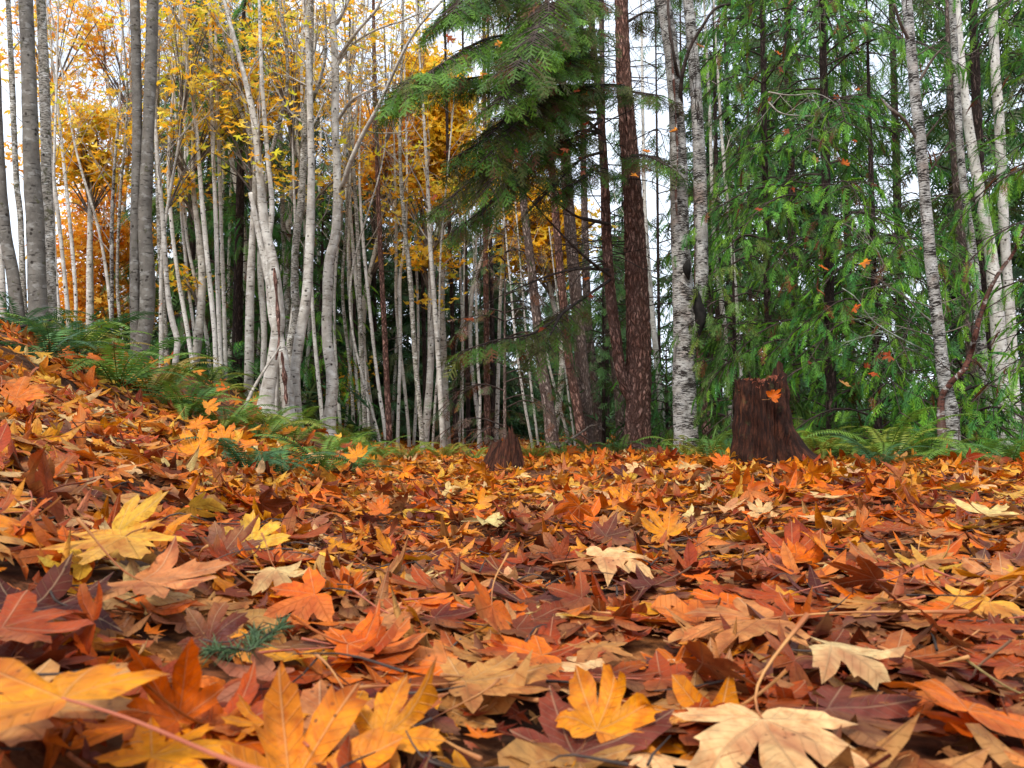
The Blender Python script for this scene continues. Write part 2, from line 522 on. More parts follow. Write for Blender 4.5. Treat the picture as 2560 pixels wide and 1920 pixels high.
# ------------------------------------------------------------------ leaf shapes
HALF = [(0, 1.0), (4, .90), (8, .86), (11, .88), (13, .74), (16, .62), (18.5, .45), (20.5, .40), (23, .56), (27, .68), (31, .80), (34, .80),
        (41, .99), (46, .84), (51, .87), (54, .74), (59, .64), (64, .63), (69, .46), (73, .37), (78, .50), (86, .62),
        (96, .76), (102, .60), (109, .60), (116, .45), (126, .38), (140, .32), (155, .20), (170, .07)]
HALF_LO = [(0, 1.0), (9, .86), (15, .62), (20, .40), (25, .62), (33, .80), (41, .98), (51, .84), (60, .62), (72, .37), (84, .60), (96, .75), (108, .58), (128, .36), (158, .14)]
HALF_XLO = [(0, 1.0), (18, .45), (41, .95), (70, .38), (96, .68), (140, .25)]

def bend(v, az, s0, k):
    d = np.array([math.cos(az), math.sin(az)])
    s = v[:, :2] @ d
    m = s > s0
    q = s[m] - s0
    kk = k if abs(k) > 1e-4 else 1e-4
    ns = np.sin(kk * q) / kk
    v[m, :2] += np.outer(ns - q, d)
    v[m, 2] += (1 - np.cos(kk * q)) / kk
    return v

def leaf_geo(rg, half, rings, curl=1.0, lobes=True, bends=2):
    a = [(-d, r) for d, r in half[:0:-1]] + list(half)
    th = np.radians([q[0] for q in a])
    r = np.array([q[1] for q in a])
    r = r * (1 + rg.normal(0, 0.035, len(r)))
    r = r * (1 + 0.10 * np.sin(th * 1.5 + rg.uniform(0, 6)))
    if len(half) > 20:
        for _ in range(int(rg.integers(0, 4))):
            k0 = int(rg.integers(0, len(r)))
            r[k0] *= rg.uniform(.6, .85)
    th = th + rg.normal(0, 0.012, len(th))
    V = [[0, 0]]
    for f in rings:
        # inner rings are rounder than the outline, so the lobes stay connected to a full middle
        rr = r * f
        V += list(zip(rr * np.sin(th), rr * np.cos(th)))
    V = np.array(V)
    n = len(th)
    T = []
    for j in range(n - 1):
        T.append((0, 1 + j, 2 + j))
    for q in range(len(rings) - 1):
        o = 1 + q * n
        for j in range(n - 1):
            T += [(o + j, o + n + j, o + n + j + 1), (o + j, o + n + j + 1, o + j + 1)]
    uv = V.copy()
    x, y = V[:, 0], V[:, 1]
    R = np.hypot(x, y)
    TH = np.arctan2(x, y)
    z = np.zeros(len(V))
    z += rg.uniform(-0.05, 0.20) * curl * np.abs(x)
    z += rg.uniform(-0.22, 0.22) * curl * R ** 2
    z += 0.06 * curl * np.sin(rg.integers(3, 6) * TH + rg.uniform(0, 6)) * R
    z += 0.032 * curl * np.sin(11 * TH + rg.uniform(0, 6)) * R ** 2
    z += 0.022 * np.sin(19 * TH + rg.uniform(0, 6) + 5 * R) * R ** 3 + 0.012 * np.sin(9 * x + rg.uniform(0, 6)) * np.sin(8 * y + rg.uniform(0, 6))
    z -= 0.035 * np.exp(-((np.abs(TH) - 0.33) / 0.12) ** 2) * R
    if lobes:
        for c in (0, 0.72, -0.72, 1.65, -1.65):
            wgt = np.exp(-((TH - c) / 0.3) ** 2)
            z += wgt * rg.normal(0, 0.42) * curl * np.clip(R - 0.4, 0, 1) ** 1.7
    v = np.stack([x, y, z], -1)
    for _ in range(bends):
        v = bend(v, rg.uniform(0, 6.28), rg.uniform(0.1, 0.5), rg.normal(0, 1.5) * curl)
    v = v * 0.56                       # about one unit across
    sh = 1 + 0.10 * np.sin(3 * TH + rg.uniform(0, 6)) * R - 0.12 * (R > 0.8)
    return v, np.array(T), uv, sh

def petiole_pts(rg, L=0.55, up=0.1, side=0.12):
    t = np.linspace(0, 1, 9)
    return np.stack([side * t ** 2 + 0.02 * np.sin(5 * t), -L * t, up * t ** 1.5 + 0.0], -1)

litter_protos = []
for k in range(18):
    rg = np.random.default_rng(100 + k)
    v, t, uv, sh = leaf_geo(rg, HALF_LO, (0.45, 1.0), curl=rg.uniform(0.8, 1.8))
    if k % 2 == 0:
        pv, pt, pu = tube(petiole_pts(rg, 0.5, rg.uniform(-0.05, 0.25), rg.uniform(-.2, .2)), np.linspace(0.009, 0.013, 9), 3, cap=False)
        t = np.vstack([t, pt + len(v)])
        v = np.vstack([v, pv])
        uv = np.vstack([uv, np.full((len(pv), 2), 0.001)])
        sh = np.concatenate([sh, np.full(len(pv), 0.8)])
    litter_protos.append((v, t, uv, sh))
far_protos = [leaf_geo(np.random.default_rng(200 + k), HALF_XLO, (1.0,), curl=1.4, bends=1) for k in range(10)]

PAL = {
    'orange': (0.68, 0.140, 0.002), 'golden': (0.76, 0.265, 0.004), 'yellow': (0.74, 0.38, 0.035),
    'tan': (0.50, 0.215, 0.060), 'cream': (0.76, 0.50, 0.21), 'rust': (0.34, 0.047, 0.004),
    'brown': (0.17, 0.032, 0.008), 'mauve': (0.15, 0.038, 0.022), 'darkred': (0.11, 0.010, 0.003), 'pink': (0.50, 0.17, 0.07),
}
PN = list(PAL)
PC = np.array([PAL[k] for k in PN])
W_CENTRE = np.array([.10, .03, .01, .12, .02, .30, .25, .11, .05, .01])
W_SIDE = np.array([.25, .24, .05, .08, .05, .19, .07, .03, .02, .02])
W_FAR = np.array([.28, .32, .12, .05, .08, .10, .02, .005, .005, .02])

def rot_from_normal(nrm, yaw, scale):
    """leaf axes: z along normal, y turned by yaw"""
    z = norm(nrm)
    ref = np.stack([np.sin(yaw), np.cos(yaw), np.zeros_like(yaw)], -1)
    x = norm(np.cross(ref, z))
    y = np.cross(z, x)
    return np.stack([x, y, z], -1) * scale[:, None, None]

def ground_normal(x, y):
    e = 0.05
    dx = (ground(x + e, y) - ground(x - e, y)) / (2 * e)
    dy = (ground(x, y + e) - ground(x, y - e)) / (2 * e)
    return norm(np.stack([-dx, -dy, np.ones_like(dx)], -1))

# ------------------------------------------------------------------ the ground
def build_ground():
    ys = np.concatenate([[-60, -20, -6], np.arange(-2, 16, 0.12), np.geomspace(16, 1500, 40)])
    xs = np.concatenate([-np.geomspace(900, 9, 22), np.arange(-8.8, 6.01, 0.14), np.geomspace(6.3, 900, 22)])
    X, Y = np.meshgrid(xs, ys)
    Z = ground(X, np.clip(Y, 0, 80)) - 0.015
    V = np.stack([X, Y, Z], -1).reshape(-1, 3)
    ny, nx = X.shape
    i = (np.arange(ny - 1)[:, None] * nx + np.arange(nx - 1)[None]).ravel()
    T = np.concatenate([np.stack([i, i + 1, i + nx + 1], -1), np.stack([i, i + nx + 1, i + nx], -1)])
    a = Acc()
    a.add(V, T, (1, 1, 1), V[:, :2])
    o = a.build('forest_ground', M['ground'])
    o['kind'] = 'structure'
build_ground()

# ------------------------------------------------------------------ loose leaf litter (uncountable) beyond the foreground
def litter_cols(x, y, n, rg):
    c = np.empty((n, 3))
    idx = np.empty(n, int)
    s = x - (edge_left(y) + 0.1)
    centre = np.exp(-((s - 0.8) / 0.75) ** 2) * np.clip(1.3 - y / 3.4, 0, 1)
    far = sstep(2.5, 4.5, y)
    u = rg.uniform(0, 1, n)
    for i in range(n):
        w = centre[i] * W_CENTRE + (1 - centre[i]) * ((1 - far[i]) * W_SIDE + far[i] * W_FAR)
        w = w / w.sum()
        idx[i] = np.searchsorted(np.cumsum(w), u[i])
    idx = np.clip(idx, 0, len(PN) - 1)
    c = PC[idx] * rg.uniform(0.75, 1.12, (n, 1)) * rg.uniform(0.88, 1.1, (n, 3))
    return np.clip(c, 0, 0.9), idx

def scatter_litter():
    rg = np.random.default_rng(11)
    acc = Acc()
    def band(y0, y1, dens, x0, x1, protos, tilt, hmax, smin, smax, keep=None):
        n = int((y1 - y0) * (x1 - x0) * dens)
        x = rg.uniform(x0, x1, n)
        y = rg.uniform(y0, y1, n)
        m = np.abs(x) < 0.70 * y + 0.45
        if keep is not None:
            m &= keep(x, y)
        x, y = x[m], y[m]
        n = len(x)
        nrm = ground_normal(x, y)
        side = np.clip(np.abs(x - (edge_left(y) + 0.9)) / 0.8, 0, 1)
        flat = np.clip(side + 0.25 * np.clip(y - 1.5, 0, 3), 0, 1)
        tl = np.abs(rg.normal(0, 1, n)) * tilt * (0.35 + 0.85 * flat)
        tl = np.where(rg.uniform(0, 1, n) < 0.012 + 0.06 * flat, rg.uniform(0.5, 1.3, n), tl)
        az = rg.uniform(0, 6.28, n)
        nrm = norm(nrm + np.stack([np.cos(az) * np.tan(np.clip(tl, 0, 1.3)), np.sin(az) * np.tan(np.clip(tl, 0, 1.3)), np.zeros(n)], -1))
        sc = rg.uniform(smin, smax, n)
        R = rot_from_normal(nrm, rg.uniform(0, 6.28, n), sc)
        z = ground(x, y) + rg.uniform(0, hmax, n) + sc * 0.20 * np.sin(np.clip(tl, 0, 1.2))
        T = np.stack([x, y, z], -1)
        T -= R[:, :, 1] * 0.25
        c, _ = litter_cols(x, y, n, rg)
        pi = rg.integers(0, len(protos), n)
        for k in range(len(protos)):
            q = pi == k
            acc.scatter(protos[k], R[q], T[q], c[q])
    inpath = lambda x, y: (x > edge_left(y) - 0.7 - 0.05 * y)
    band(0.35, 2.7, 190, -2.4, 2.4, litter_protos, 0.12, 0.026, 0.09, 0.19)
    band(0.5, 4.0, 420, -2.9, 2.9, far_protos, 0.25, 0.022, 0.02, 0.06)
    band(2.7, 5.0, 120, -3.4, 3.9, litter_protos, 0.17, 0.04, 0.10, 0.21, lambda x, y: x > edge_left(y) - 1.7 + .9 * sstep(3.4, 5, y))
    band(2.5, 7.0, 75, -5.2, 0, litter_protos, 0.12, 0.03, 0.12, 0.22, lambda x, y: (x < edge_left(y) - .1) & (x > edge_left(y) - 3.2))
    band(5.0, 9.0, 85, -5, 6.5, litter_protos, 0.20, 0.04, 0.11, 0.22, lambda x, y: (x > edge_left(y) - .15) & (x < 4.6) & ~((x > 1.5 + .1 * y) & (y > 6.3)))
    band(9.0, 17.0, 75, -5.5, 3, far_protos, 0.16, 0.03, 0.14, 0.26, lambda x, y: (x > edge_left(y) - 0.1) & (x < edge_left(y) + 3.4))
    band(8.0, 26.0, 9, -14, 13, far_protos, 0.3, 0.05, 0.14, 0.26)
    o = acc.build('leaf_litter', M['litter'])
    o['label'] = 'thick litter of orange, golden and brown maple leaves covering the forest path'
    o['category'] = 'leaf litter'
    o['kind'] = 'stuff'
scatter_litter()

# ------------------------------------------------------------------ individual maple leaves in the foreground
COLWORD = {'orange': 'bright orange', 'golden': 'golden', 'yellow': 'pale yellow', 'tan': 'dull tan', 'cream': 'cream coloured',
           'rust': 'rusty red-brown', 'brown': 'wet brown', 'mauve': 'purplish brown', 'darkred': 'dark red', 'pink': 'pinkish tan'}

def maple_leaf(loc, nrm, yaw, size, cname, label, seed, group=None, curl=1.0, stem=(0.5, 0.08, 0.1), bends=2, tint=1.0, red=False, extra=None):
    rg = np.random.default_rng(seed)
    v, t, uv, sh = leaf_geo(rg, HALF, (0.2, 0.4, 0.6, 0.8, 1.0), curl=curl, bends=bends)
    if extra:
        for (az, s0, k) in extra:
            v = bend(v / 0.56, az, s0, k) * 0.56
    R = rot_from_normal(np.asarray([nrm], float), np.array([yaw]), np.array([size]))[0]
    c = np.array(PAL[cname]) * tint * rg.uniform(0.9, 1.08, 3)
    root = thing('maple_leaf', loc, label, 'leaf', group)
    a = Acc()
    # second tint blending in from the margin, as on a real turning leaf
    rad = np.hypot(uv[:, 0], uv[:, 1])
    edge = np.array([PAL['rust'], PAL['orange'], PAL['brown'], PAL['tan']][rg.integers(0, 4)])
    f = np.clip(0.45 * rad * (0.6 + 0.6 * np.sin(2 * np.arctan2(uv[:, 0], uv[:, 1]) + rg.uniform(0, 6))), 0, 0.5)[:, None]
    if cname in ('cream', 'tan', 'yellow'):
        f *= 0.35
    cc = c * sh[:, None] * (1 - f) + edge * f
    a.add(v @ R.T, t, cc, uv)
    a.build('blade', M['leaf'], root)
    if stem:
        L, up, side = stem
        pts = petiole_pts(rg, L, up, side)
        pts[:, 2] += v[0, 2]
        rr = np.linspace(0.0055, 0.008, 9)
        rr[-1] = 0.014
        rr[-2] = 0.011
        sv, st_, su = tube(pts, rr, 6)
        b = Acc()
        b.add(sv @ R.T, st_, (1, 1, 1), su)
        b.build('stem', M['redstalk'] if red else M['petiole'], root)
    return root

def N(tx, ty):
    """a normal leaning tx towards +x and ty towards +y (tangents)"""
    return (tx, ty, 1.0)

# (u, v, lift, normal, yaw degrees from +Y clockwise, size, colour, label, options) : the leaves one can pick out in the photo
HERO = [
    (1945, 1895, .05, N(.02, -.30), 183, .30, 'cream', 'large cream leaf at the bottom right, its pale stalk curling up towards the path', dict(curl=.35, stem=(.45, .30, -.3), extra=[(0.3, .2, -.8), (2.8, .2, -.8)])),
    (1815, 1575, .045, N(-.05, -.22), 262, .32, 'tan', 'broad dull tan leaf with a long stalk reaching right, lying flat right of centre', dict(curl=.35, stem=(1.15, .02, -.25))),
    (1560, 1400, .06, N(-.05, -.35), 82, .27, 'cream', 'pale pinkish cream leaf arched over its neighbours with jagged drooping edge', dict(curl=.4, stem=(.5, -.02, .05), extra=[(math.pi / 2, .35, -1.2), (0.0, .12, -1.7)])),
    (2165, 1655, .06, N(.1, -.25), 110, .22, 'cream', 'domed peach-cream leaf near the right edge of the foreground', dict(curl=.4, stem=None, extra=[(0.2, .1, -1.5), (3.0, .1, -1.5)])),
    (1520, 1790, .05, N(.1, -.75), 20, .19, 'golden', 'golden leaf with one pointed lobe standing up at the bottom centre', dict(curl=1.1, stem=None)),
    (790, 1905, .035, N(.2, -1.0), 12, .22, 'golden', 'big golden orange leaf with tall upright lobes at the bottom edge', dict(curl=1.0, stem=None)),
    (1010, 1830, .05, N(-.3, -1.1), 50, .15, 'golden', 'folded golden lobe leaning right beside the big upright leaf', dict(curl=1.2, stem=None)),
    (130, 1800, .045, N(.0, -.28), 90, .27, 'tan', 'speckled tan leaf in the bottom left corner under a thick red stalk', dict(curl=.3, stem=None)),
    (75, 1752, .10, N(.0, -.1), -58, .26, 'golden', 'golden leaf whose long red stalk crosses the bottom left corner', dict(curl=.5, stem=(1.1, -.02, .05), red=True)),
    (440, 1880, .04, N(.0, -.5), 15, .17, 'golden', 'small bright golden leaf at the bottom edge left of the upright leaf', dict(curl=.6, stem=None)),
    (430, 1480, .06, N(.05, -.35), 100, .25, 'tan', 'arched tan leaf with a green-tipped stalk sticking up, left foreground', dict(curl=.35, stem=(.45, .4, .1), extra=[(0.0, .3, -1.3)])),
    (265, 1385, .06, N(.05, -.65), 185, .27, 'yellow', 'pale yellow leaf spread wide with radiating veins on the left', dict(curl=.3, stem=(.4, -.05, .1))),
    (110, 1600, .05, N(.1, -.45), 80, .24, 'rust', 'glossy rust red leaf in a heap at the left edge', dict(curl=1.0, stem=None)),
    (530, 1580, .04, N(-.2, -2.6), 5, .13, 'darkred', 'small dark red rounded leaf standing upright left of centre', dict(curl=.5, stem=None)),
    (410, 1780, .04, N(.3, -1.3), -40, .14, 'orange', 'curled red-orange leaf folded over itself at lower left', dict(curl=1.6, stem=None, extra=[(1.2, .1, 2.6)])),
    (70, 985, .10, N(.15, -1.5), 20, .25, 'orange', 'orange leaf standing on the bank at the far left, nearest the ferns', dict(curl=.7, stem=None)),
    (70, 895, .05, N(.1, -.35), 95, .15, 'golden', 'golden leaf lying on the mossy stub at the left edge', dict(curl=.7, stem=None)),
    (500, 1115, .10, N(.1, -1.1), 0, .27, 'golden', 'bright golden leaf propped against the dark fern on the bank', dict(curl=.7, stem=None)),
    (570, 1085, .10, N(.1, -1.2), 10, .25, 'golden', 'golden leaf facing forward just above the drooping fern frond', dict(curl=.4, stem=None)),
    (620, 1080, .06, N(.3, -1.6), 30, .15, 'orange', 'small orange leaf standing right of the two golden leaves by the fern', dict(curl=.5, stem=None)),
    (790, 1150, .08, N(.0, -1.2), 170, .17, 'cream', 'pale cream star-shaped leaf hanging among the fern fronds', dict(curl=.5, stem=None)),
    (1540, 1345, .05, N(.2, -.9), 60, .19, 'mauve', 'purplish crumpled leaf right of the path centre', dict(curl=1.3, stem=None)),
    (1650, 1325, .05, N(-.1, -.9), -20, .21, 'golden', 'golden pointed leaf behind the purplish crumpled one', dict(curl=.8, stem=None)),
    (1560, 1250, .05, N(.1, -1.6), 10, .25, 'golden', 'tall golden star leaf standing upright on the path', dict(curl=.5, stem=None)),
    (1590, 1172, .06, N(.0, -1.5), 0, .22, 'cream', 'pale cream star leaf standing before the birch', dict(curl=.4, stem=None)),
    (1715, 1165, .06, N(.0, -1.2), 20, .22, 'golden', 'golden leaf in the sunny heap below the white birch', dict(curl=.7, stem=None)),
    (1800, 1150, .07, N(.2, -1.4), -15, .24, 'orange', 'orange leaf heaped against the left side of the stump', dict(curl=.8, stem=None)),
    (2140, 1125, .08, N(.1, -1.6), 15, .22, 'orange', 'orange leaf with raised points right of the stump', dict(curl=.7, stem=None)),
    (2050, 1140, .07, N(.4, -1.0), 40, .20, 'darkred', 'dark purple-red leaf leaning on the right root of the stump', dict(curl=1.0, stem=None)),
    (2460, 1130, .08, N(.2, -1.0), 30, .22, 'yellow', 'yellow-green leaf raised beside the ferns at far right', dict(curl=.8, stem=None)),
    (2480, 1175, .07, N(.0, -.4), 80, .25, 'mauve', 'dark purplish leaf over a hollow at the far right', dict(curl=.6, stem=None)),
    (2080, 1250, .04, N(.05, -.35), 95, .24, 'cream', 'cream leaf lying flat in the middle distance right of the stump base', dict(curl=.5, stem=(.5, .1, .1))),
    (2070, 1305, .04, N(.0, -.30), 85, .24, 'cream', 'ivory leaf lying flat with a jagged edge, right middle ground', dict(curl=.6, stem=None)),
    (2490, 1290, .05, N(.0, -.6), 60, .24, 'cream', 'ivory leaf folded like a tent near the right edge', dict(curl=.8, stem=(.6, .3, .1))),
    (1900, 1275, .05, N(.0, -1.3), 0, .16, 'cream', 'small ivory leaf with a single point sticking up, right middle ground', dict(curl=.5, stem=None)),
    (1250, 1720, .045, N(.0, -.25), 75, .24, 'tan', 'pale tan leaf with a yellow stalk at the bottom centre', dict(curl=.5, stem=(.7, .1, .2))),
    (2180, 1830, .03, N(.0, -.3), 130, .25, 'mauve', 'wet purplish brown leaf at the bottom right beside the cream leaf', dict(curl=.7, stem=None)),
    (1480, 1870, .02, N(.0, -.3), 30, .24, 'mauve', 'dark purplish leaf at the bottom edge left of the cream leaf', dict(curl=.8, stem=None)),
    (2440, 1780, .04, N(.3, -.5), 40, .26, 'orange', 'orange-brown leaf in the bottom right corner', dict(curl=.9, stem=None)),
    (950, 1270, .05, N(.1, -1.4), -10, .16, 'orange', 'orange pointed leaf standing on the left edge of the path', dict(curl=.6, stem=None)),
    (660, 1345, .05, N(.1, -1.1), 20, .22, 'yellow', 'pale yellow leaf standing in the heap on the lower bank', dict(curl=.7, stem=None)),
    (580, 1370, .04, N(.1, -.8), 10, .20, 'mauve', 'purple-brown leaf lying between yellow leaves on the lower bank', dict(curl=.9, stem=None)),
    (610, 1620, .0, N(.1, -.4), 30, .20, 'brown', 'brown leaf under the little green fir sprig', dict(curl=.6, stem=None)),
    (700, 1455, .05, N(.1, -.6), 150, .16, 'cream', 'small crumpled ivory leaf left of the path centre', dict(curl=1.3, stem=(.6, .3, .1))),
    (160, 1530, .03, N(.1, -.6), 40, .24, 'darkred', 'blackish leaf in the hollow at the left edge', dict(curl=.8, stem=None, tint=.5)),
]
hero_xy = [tuple(hit(622, 1628, .03)[:2]) + (.34,)]
for i, (u, v, lift, nrm, yaw, size, cname, label, opt) in enumerate(HERO):
    nrm = (nrm[0], nrm[1] * (0.25 if nrm[1] > -.7 else .85), 1.0)
    size *= .86
    p = hit(u, v, lift)
    hero_xy.append((p[0], p[1], size))
    loc = p + np.array([0, 0, 0.012])
    ya = math.radians(yaw)
    # the origin is where the stalk joins: shift so the middle of the blade sits at the picked point
    R = rot_from_normal(np.asarray([nrm], float), np.array([ya]), np.array([size]))[0]
    loc = loc - R[:, 1] * 0.22
    maple_leaf(loc, nrm, ya, size, cname, label, 500 + i, **opt)

def random_leaves(n_want=245):
    rg = np.random.default_rng(23)
    got = 0
    tries = 0
    while got < n_want and tries < 8000:
        tries += 1
        v = 1920 - (rg.uniform(0, 1) ** 1.35) * 640
        u = rg.uniform(-60, 2620)
        p = hit(u, v + 0, 0.02)
        x, y = p[0], p[1]
        if y > 3.6:
            continue
        if any((x - a) ** 2 + (y - b + .03) ** 2 < (0.58 * s) ** 2 for a, b, s in hero_xy):
            continue
        s0 = x - (edge_left(y) + 0.1)
        c, idx = litter_cols(np.array([x]), np.array([y]), 1, rg)
        cn = PN[idx[0]]
        side = abs(s0 - 0.8) / 0.8
        tl = abs(rg.normal(0, 1)) * (0.035 + 0.13 * min(side, 1.5))
        if rg.uniform() < 0.01 + 0.10 * min(side, 1):
            tl = rg.uniform(0.7, 1.6)
        az = rg.uniform(0, 6.28)
        gn = ground_normal(np.array([x]), np.array([y]))[0]
        nrm = norm(gn + np.array([math.cos(az), math.sin(az), 0]) * tl)
        size = rg.uniform(0.10, 0.215)
        lay = rg.uniform(0.014, 0.036)
        zone = ('left' if u < 850 else 'middle' if u < 1700 else 'right')
        dist = ('right before the camera' if y < 1.3 else 'a step away' if y < 2.2 else 'farther off')
        pose = 'standing on edge' if tl > 0.6 else ('tilted up' if tl > 0.25 else 'lying flat')
        lab = '%s leaf %s %s, %s part of the photo' % (COLWORD[cn], pose, dist, zone)
        loc = np.array([x, y, float(ground(x, y)) + lay + 0.13 * size * min(tl, 1.2)])
        yaw = rg.uniform(0, 6.28)
        R = rot_from_normal(np.asarray([nrm]), np.array([yaw]), np.array([size]))[0]
        loc = loc - R[:, 1] * 0.2
        st = (rg.uniform(.4, .9), rg.uniform(-.02, .22), rg.uniform(-.25, .25)) if rg.uniform() < 0.5 else None
        maple_leaf(loc, nrm, yaw, size, cn, lab, 9000 + tries, group='fallen leaves: ' + lab, curl=rg.uniform(.35, 1.0) * (0.55 + 0.5 * min(side, 1)), stem=st, bends=2, red=rg.uniform() < .35)
        got += 1
random_leaves()

exec_marker = None
# ------------------------------------------------------------------ foliage shapes
def tri_strip_leaf(p, d, side, L, W):
    """a lance: 2 triangles"""
    return [p, p + d * L * 0.4 + side * W, p + d * L, p + d * L * 0.4 - side * W]

def needle_spray(seed, nt=7, nn=8, nlen=0.085, nw=0.012):
    rg = np.random.default_rng(seed)
    V, T, S = [], [], []
    def needles(p0, d, L, count, nl):
        perp = np.array([-d[1], d[0], 0])
        for i in range(count):
            f = (i + 0.5) / count
            p = p0 + d * L * f
            for sg in (-1, 1):
                dd = norm(d * 0.75 + perp * sg * 0.8 + np.array([0, 0, rg.uniform(-.35, .25)]))
                l = nl * rg.uniform(0.75, 1.15)
                k = len(V)
                q = np.array([dd[1], -dd[0], 0]) * nw
                V.extend([p - q, p + q, p + dd * l])
                T.append((k, k + 1, k + 2))
                s = rg.uniform(0.75, 1.2)
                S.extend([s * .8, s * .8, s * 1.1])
    def core(p, d, L, W):
        sd = np.array([-d[1], d[0], 0]) * W
        k = len(V)
        V.extend([p - sd, p + sd, p + d * L])
        T.append((k, k + 1, k + 2))
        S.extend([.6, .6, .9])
    needles(np.zeros(3), np.array([0, 1., 0]), 1.0, 17, nlen)
    core(np.zeros(3), np.array([0, 1., 0]), 1.0, .02)
    for j in range(nt):
        f = 0.08 + 0.85 * j / nt
        sg = -1 if j % 2 else 1
        a = math.radians(48 + rg.uniform(-8, 8))
        d = norm([math.sin(a) * sg, math.cos(a), rg.uniform(-.15, .1)])
        needles(np.array([0, f, 0]), d, 0.48 * (1 - 0.7 * f) + 0.05, nn, nlen)
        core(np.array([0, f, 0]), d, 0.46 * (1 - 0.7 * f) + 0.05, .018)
    V = np.array(V)
    V[:, 2] -= 0.16 * V[:, 1] ** 2 + 0.25 * V[:, 0] ** 2
    return V, np.array(T), np.zeros((len(V), 2)), np.array(S)

def coarse_spray(seed, nt=9):
    rg = np.random.default_rng(seed)
    V, T, S = [], [], []
    def lance(p, d, L, W):
        side = np.array([-d[1], d[0], 0]) * W
        k = len(V)
        V.extend([p, p + d * L * .35 + side, p + d * L + np.array([0, 0, -.1 * L]), p + d * L * .35 - side])
        T.extend([(k, k + 1, k + 2), (k, k + 2, k + 3)])
        s = rg.uniform(.6, 1.25)
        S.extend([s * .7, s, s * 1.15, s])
    lance(np.zeros(3), np.array([0, 1., 0]), 1.0, 0.05)
    for j in range(nt):
        f = 0.05 + 0.85 * j / nt
        sg = -1 if j % 2 else 1
        a = math.radians(50 + rg.uniform(-12, 12))
        d = norm([math.sin(a) * sg, math.cos(a), rg.uniform(-.25, .1)])
        lance(np.array([0, f, 0]), d, 0.5 * (1 - 0.6 * f) * rg.uniform(.8, 1.2), 0.045)
    V = np.array(V)
    V[:, 2] -= 0.2 * V[:, 1] ** 2
    return V, np.array(T), np.zeros((len(V), 2)), np.array(S)

def cedar_spray(seed):
    rg = np.random.default_rng(seed)
    V, T, S = [], [], []
    def lance(p, d, L, W, s):
        side = norm(np.array([-d[1], d[0], 0])) * W
        k = len(V)
        V.extend([p, p + d * L * .45 + side, p + d * L, p + d * L * .45 - side])
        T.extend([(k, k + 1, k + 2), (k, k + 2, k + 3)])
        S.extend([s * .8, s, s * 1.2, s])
    for j in range(9):
        f = 0.04 + 0.86 * j / 9
        for sg in (-1, 1):
            a = math.radians(46 - 16 * f + rg.uniform(-8, 8))
            d = norm([math.sin(a) * sg, math.cos(a), rg.uniform(-.45, -.05)])
            L = 0.36 * (1 - 0.6 * f) * rg.uniform(.7, 1.2)
            s = rg.uniform(.65, 1.3)
            p = np.array([0, f, 0])
            lance(p, d, L, 0.011, s)
            for q in (.3, .6):
                a2 = a * sg - sg * 0.6 * (1 if q < .5 else -1)
                d2 = norm([math.sin(a2), math.cos(a2), -.35])
                lance(p + d * L * q, d2, L * 0.45, 0.009, s * 1.1)
    lance(np.zeros(3), np.array([0, 1., 0]), 1.05, 0.012, 1.0)
    V = np.array(V)
    V[:, 2] -= 0.38 * V[:, 1] ** 2 + 0.5 * V[:, 0] ** 2
    V[:, 0] *= 0.8
    return V, np.array(T), np.zeros((len(V), 2)), np.array(S)

NEED = [needle_spray(300 + k) for k in range(3)]
CED = [cedar_spray(320 + k) for k in range(3)]
CRS = [coarse_spray(340 + k) for k in range(4)]
CAN = [leaf_geo(np.random.default_rng(360 + k), HALF_LO, (1.0,), curl=1.2, bends=1) for k in range(6)]
CANX = [leaf_geo(np.random.default_rng(380 + k), HALF_XLO, (1.0,), curl=1.2, bends=1) for k in range(5)]

class Sprays:
    def __init__(s):
        s.p, s.f, s.u, s.sc, s.c = [], [], [], [], []
    def add(s, p, f, u, sc, c):
        s.p.append(p); s.f.append(f); s.u.append(u); s.sc.append(sc); s.c.append(c)
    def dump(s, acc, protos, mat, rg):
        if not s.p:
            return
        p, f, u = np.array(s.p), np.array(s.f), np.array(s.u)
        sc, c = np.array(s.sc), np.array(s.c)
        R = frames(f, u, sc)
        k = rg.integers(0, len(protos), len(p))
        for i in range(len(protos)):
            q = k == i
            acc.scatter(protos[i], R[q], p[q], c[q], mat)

GREEN_FIR = np.array([(0.120, 0.270, 0.022), (0.070, 0.180, 0.024), (0.180, 0.360, 0.028), (0.140, 0.150, 0.030)])
GREEN_CED = np.array([(0.130, 0.350, 0.035), (0.070, 0.250, 0.050), (0.240, 0.480, 0.035), (0.085, 0.190, 0.028)])
GREEN_BG = np.array([(0.055, 0.140, 0.040), (0.042, 0.110, 0.036), (0.080, 0.180, 0.045), (0.095, 0.125, 0.040)])
BROWNF = np.array([0.26, 0.085, 0.03])

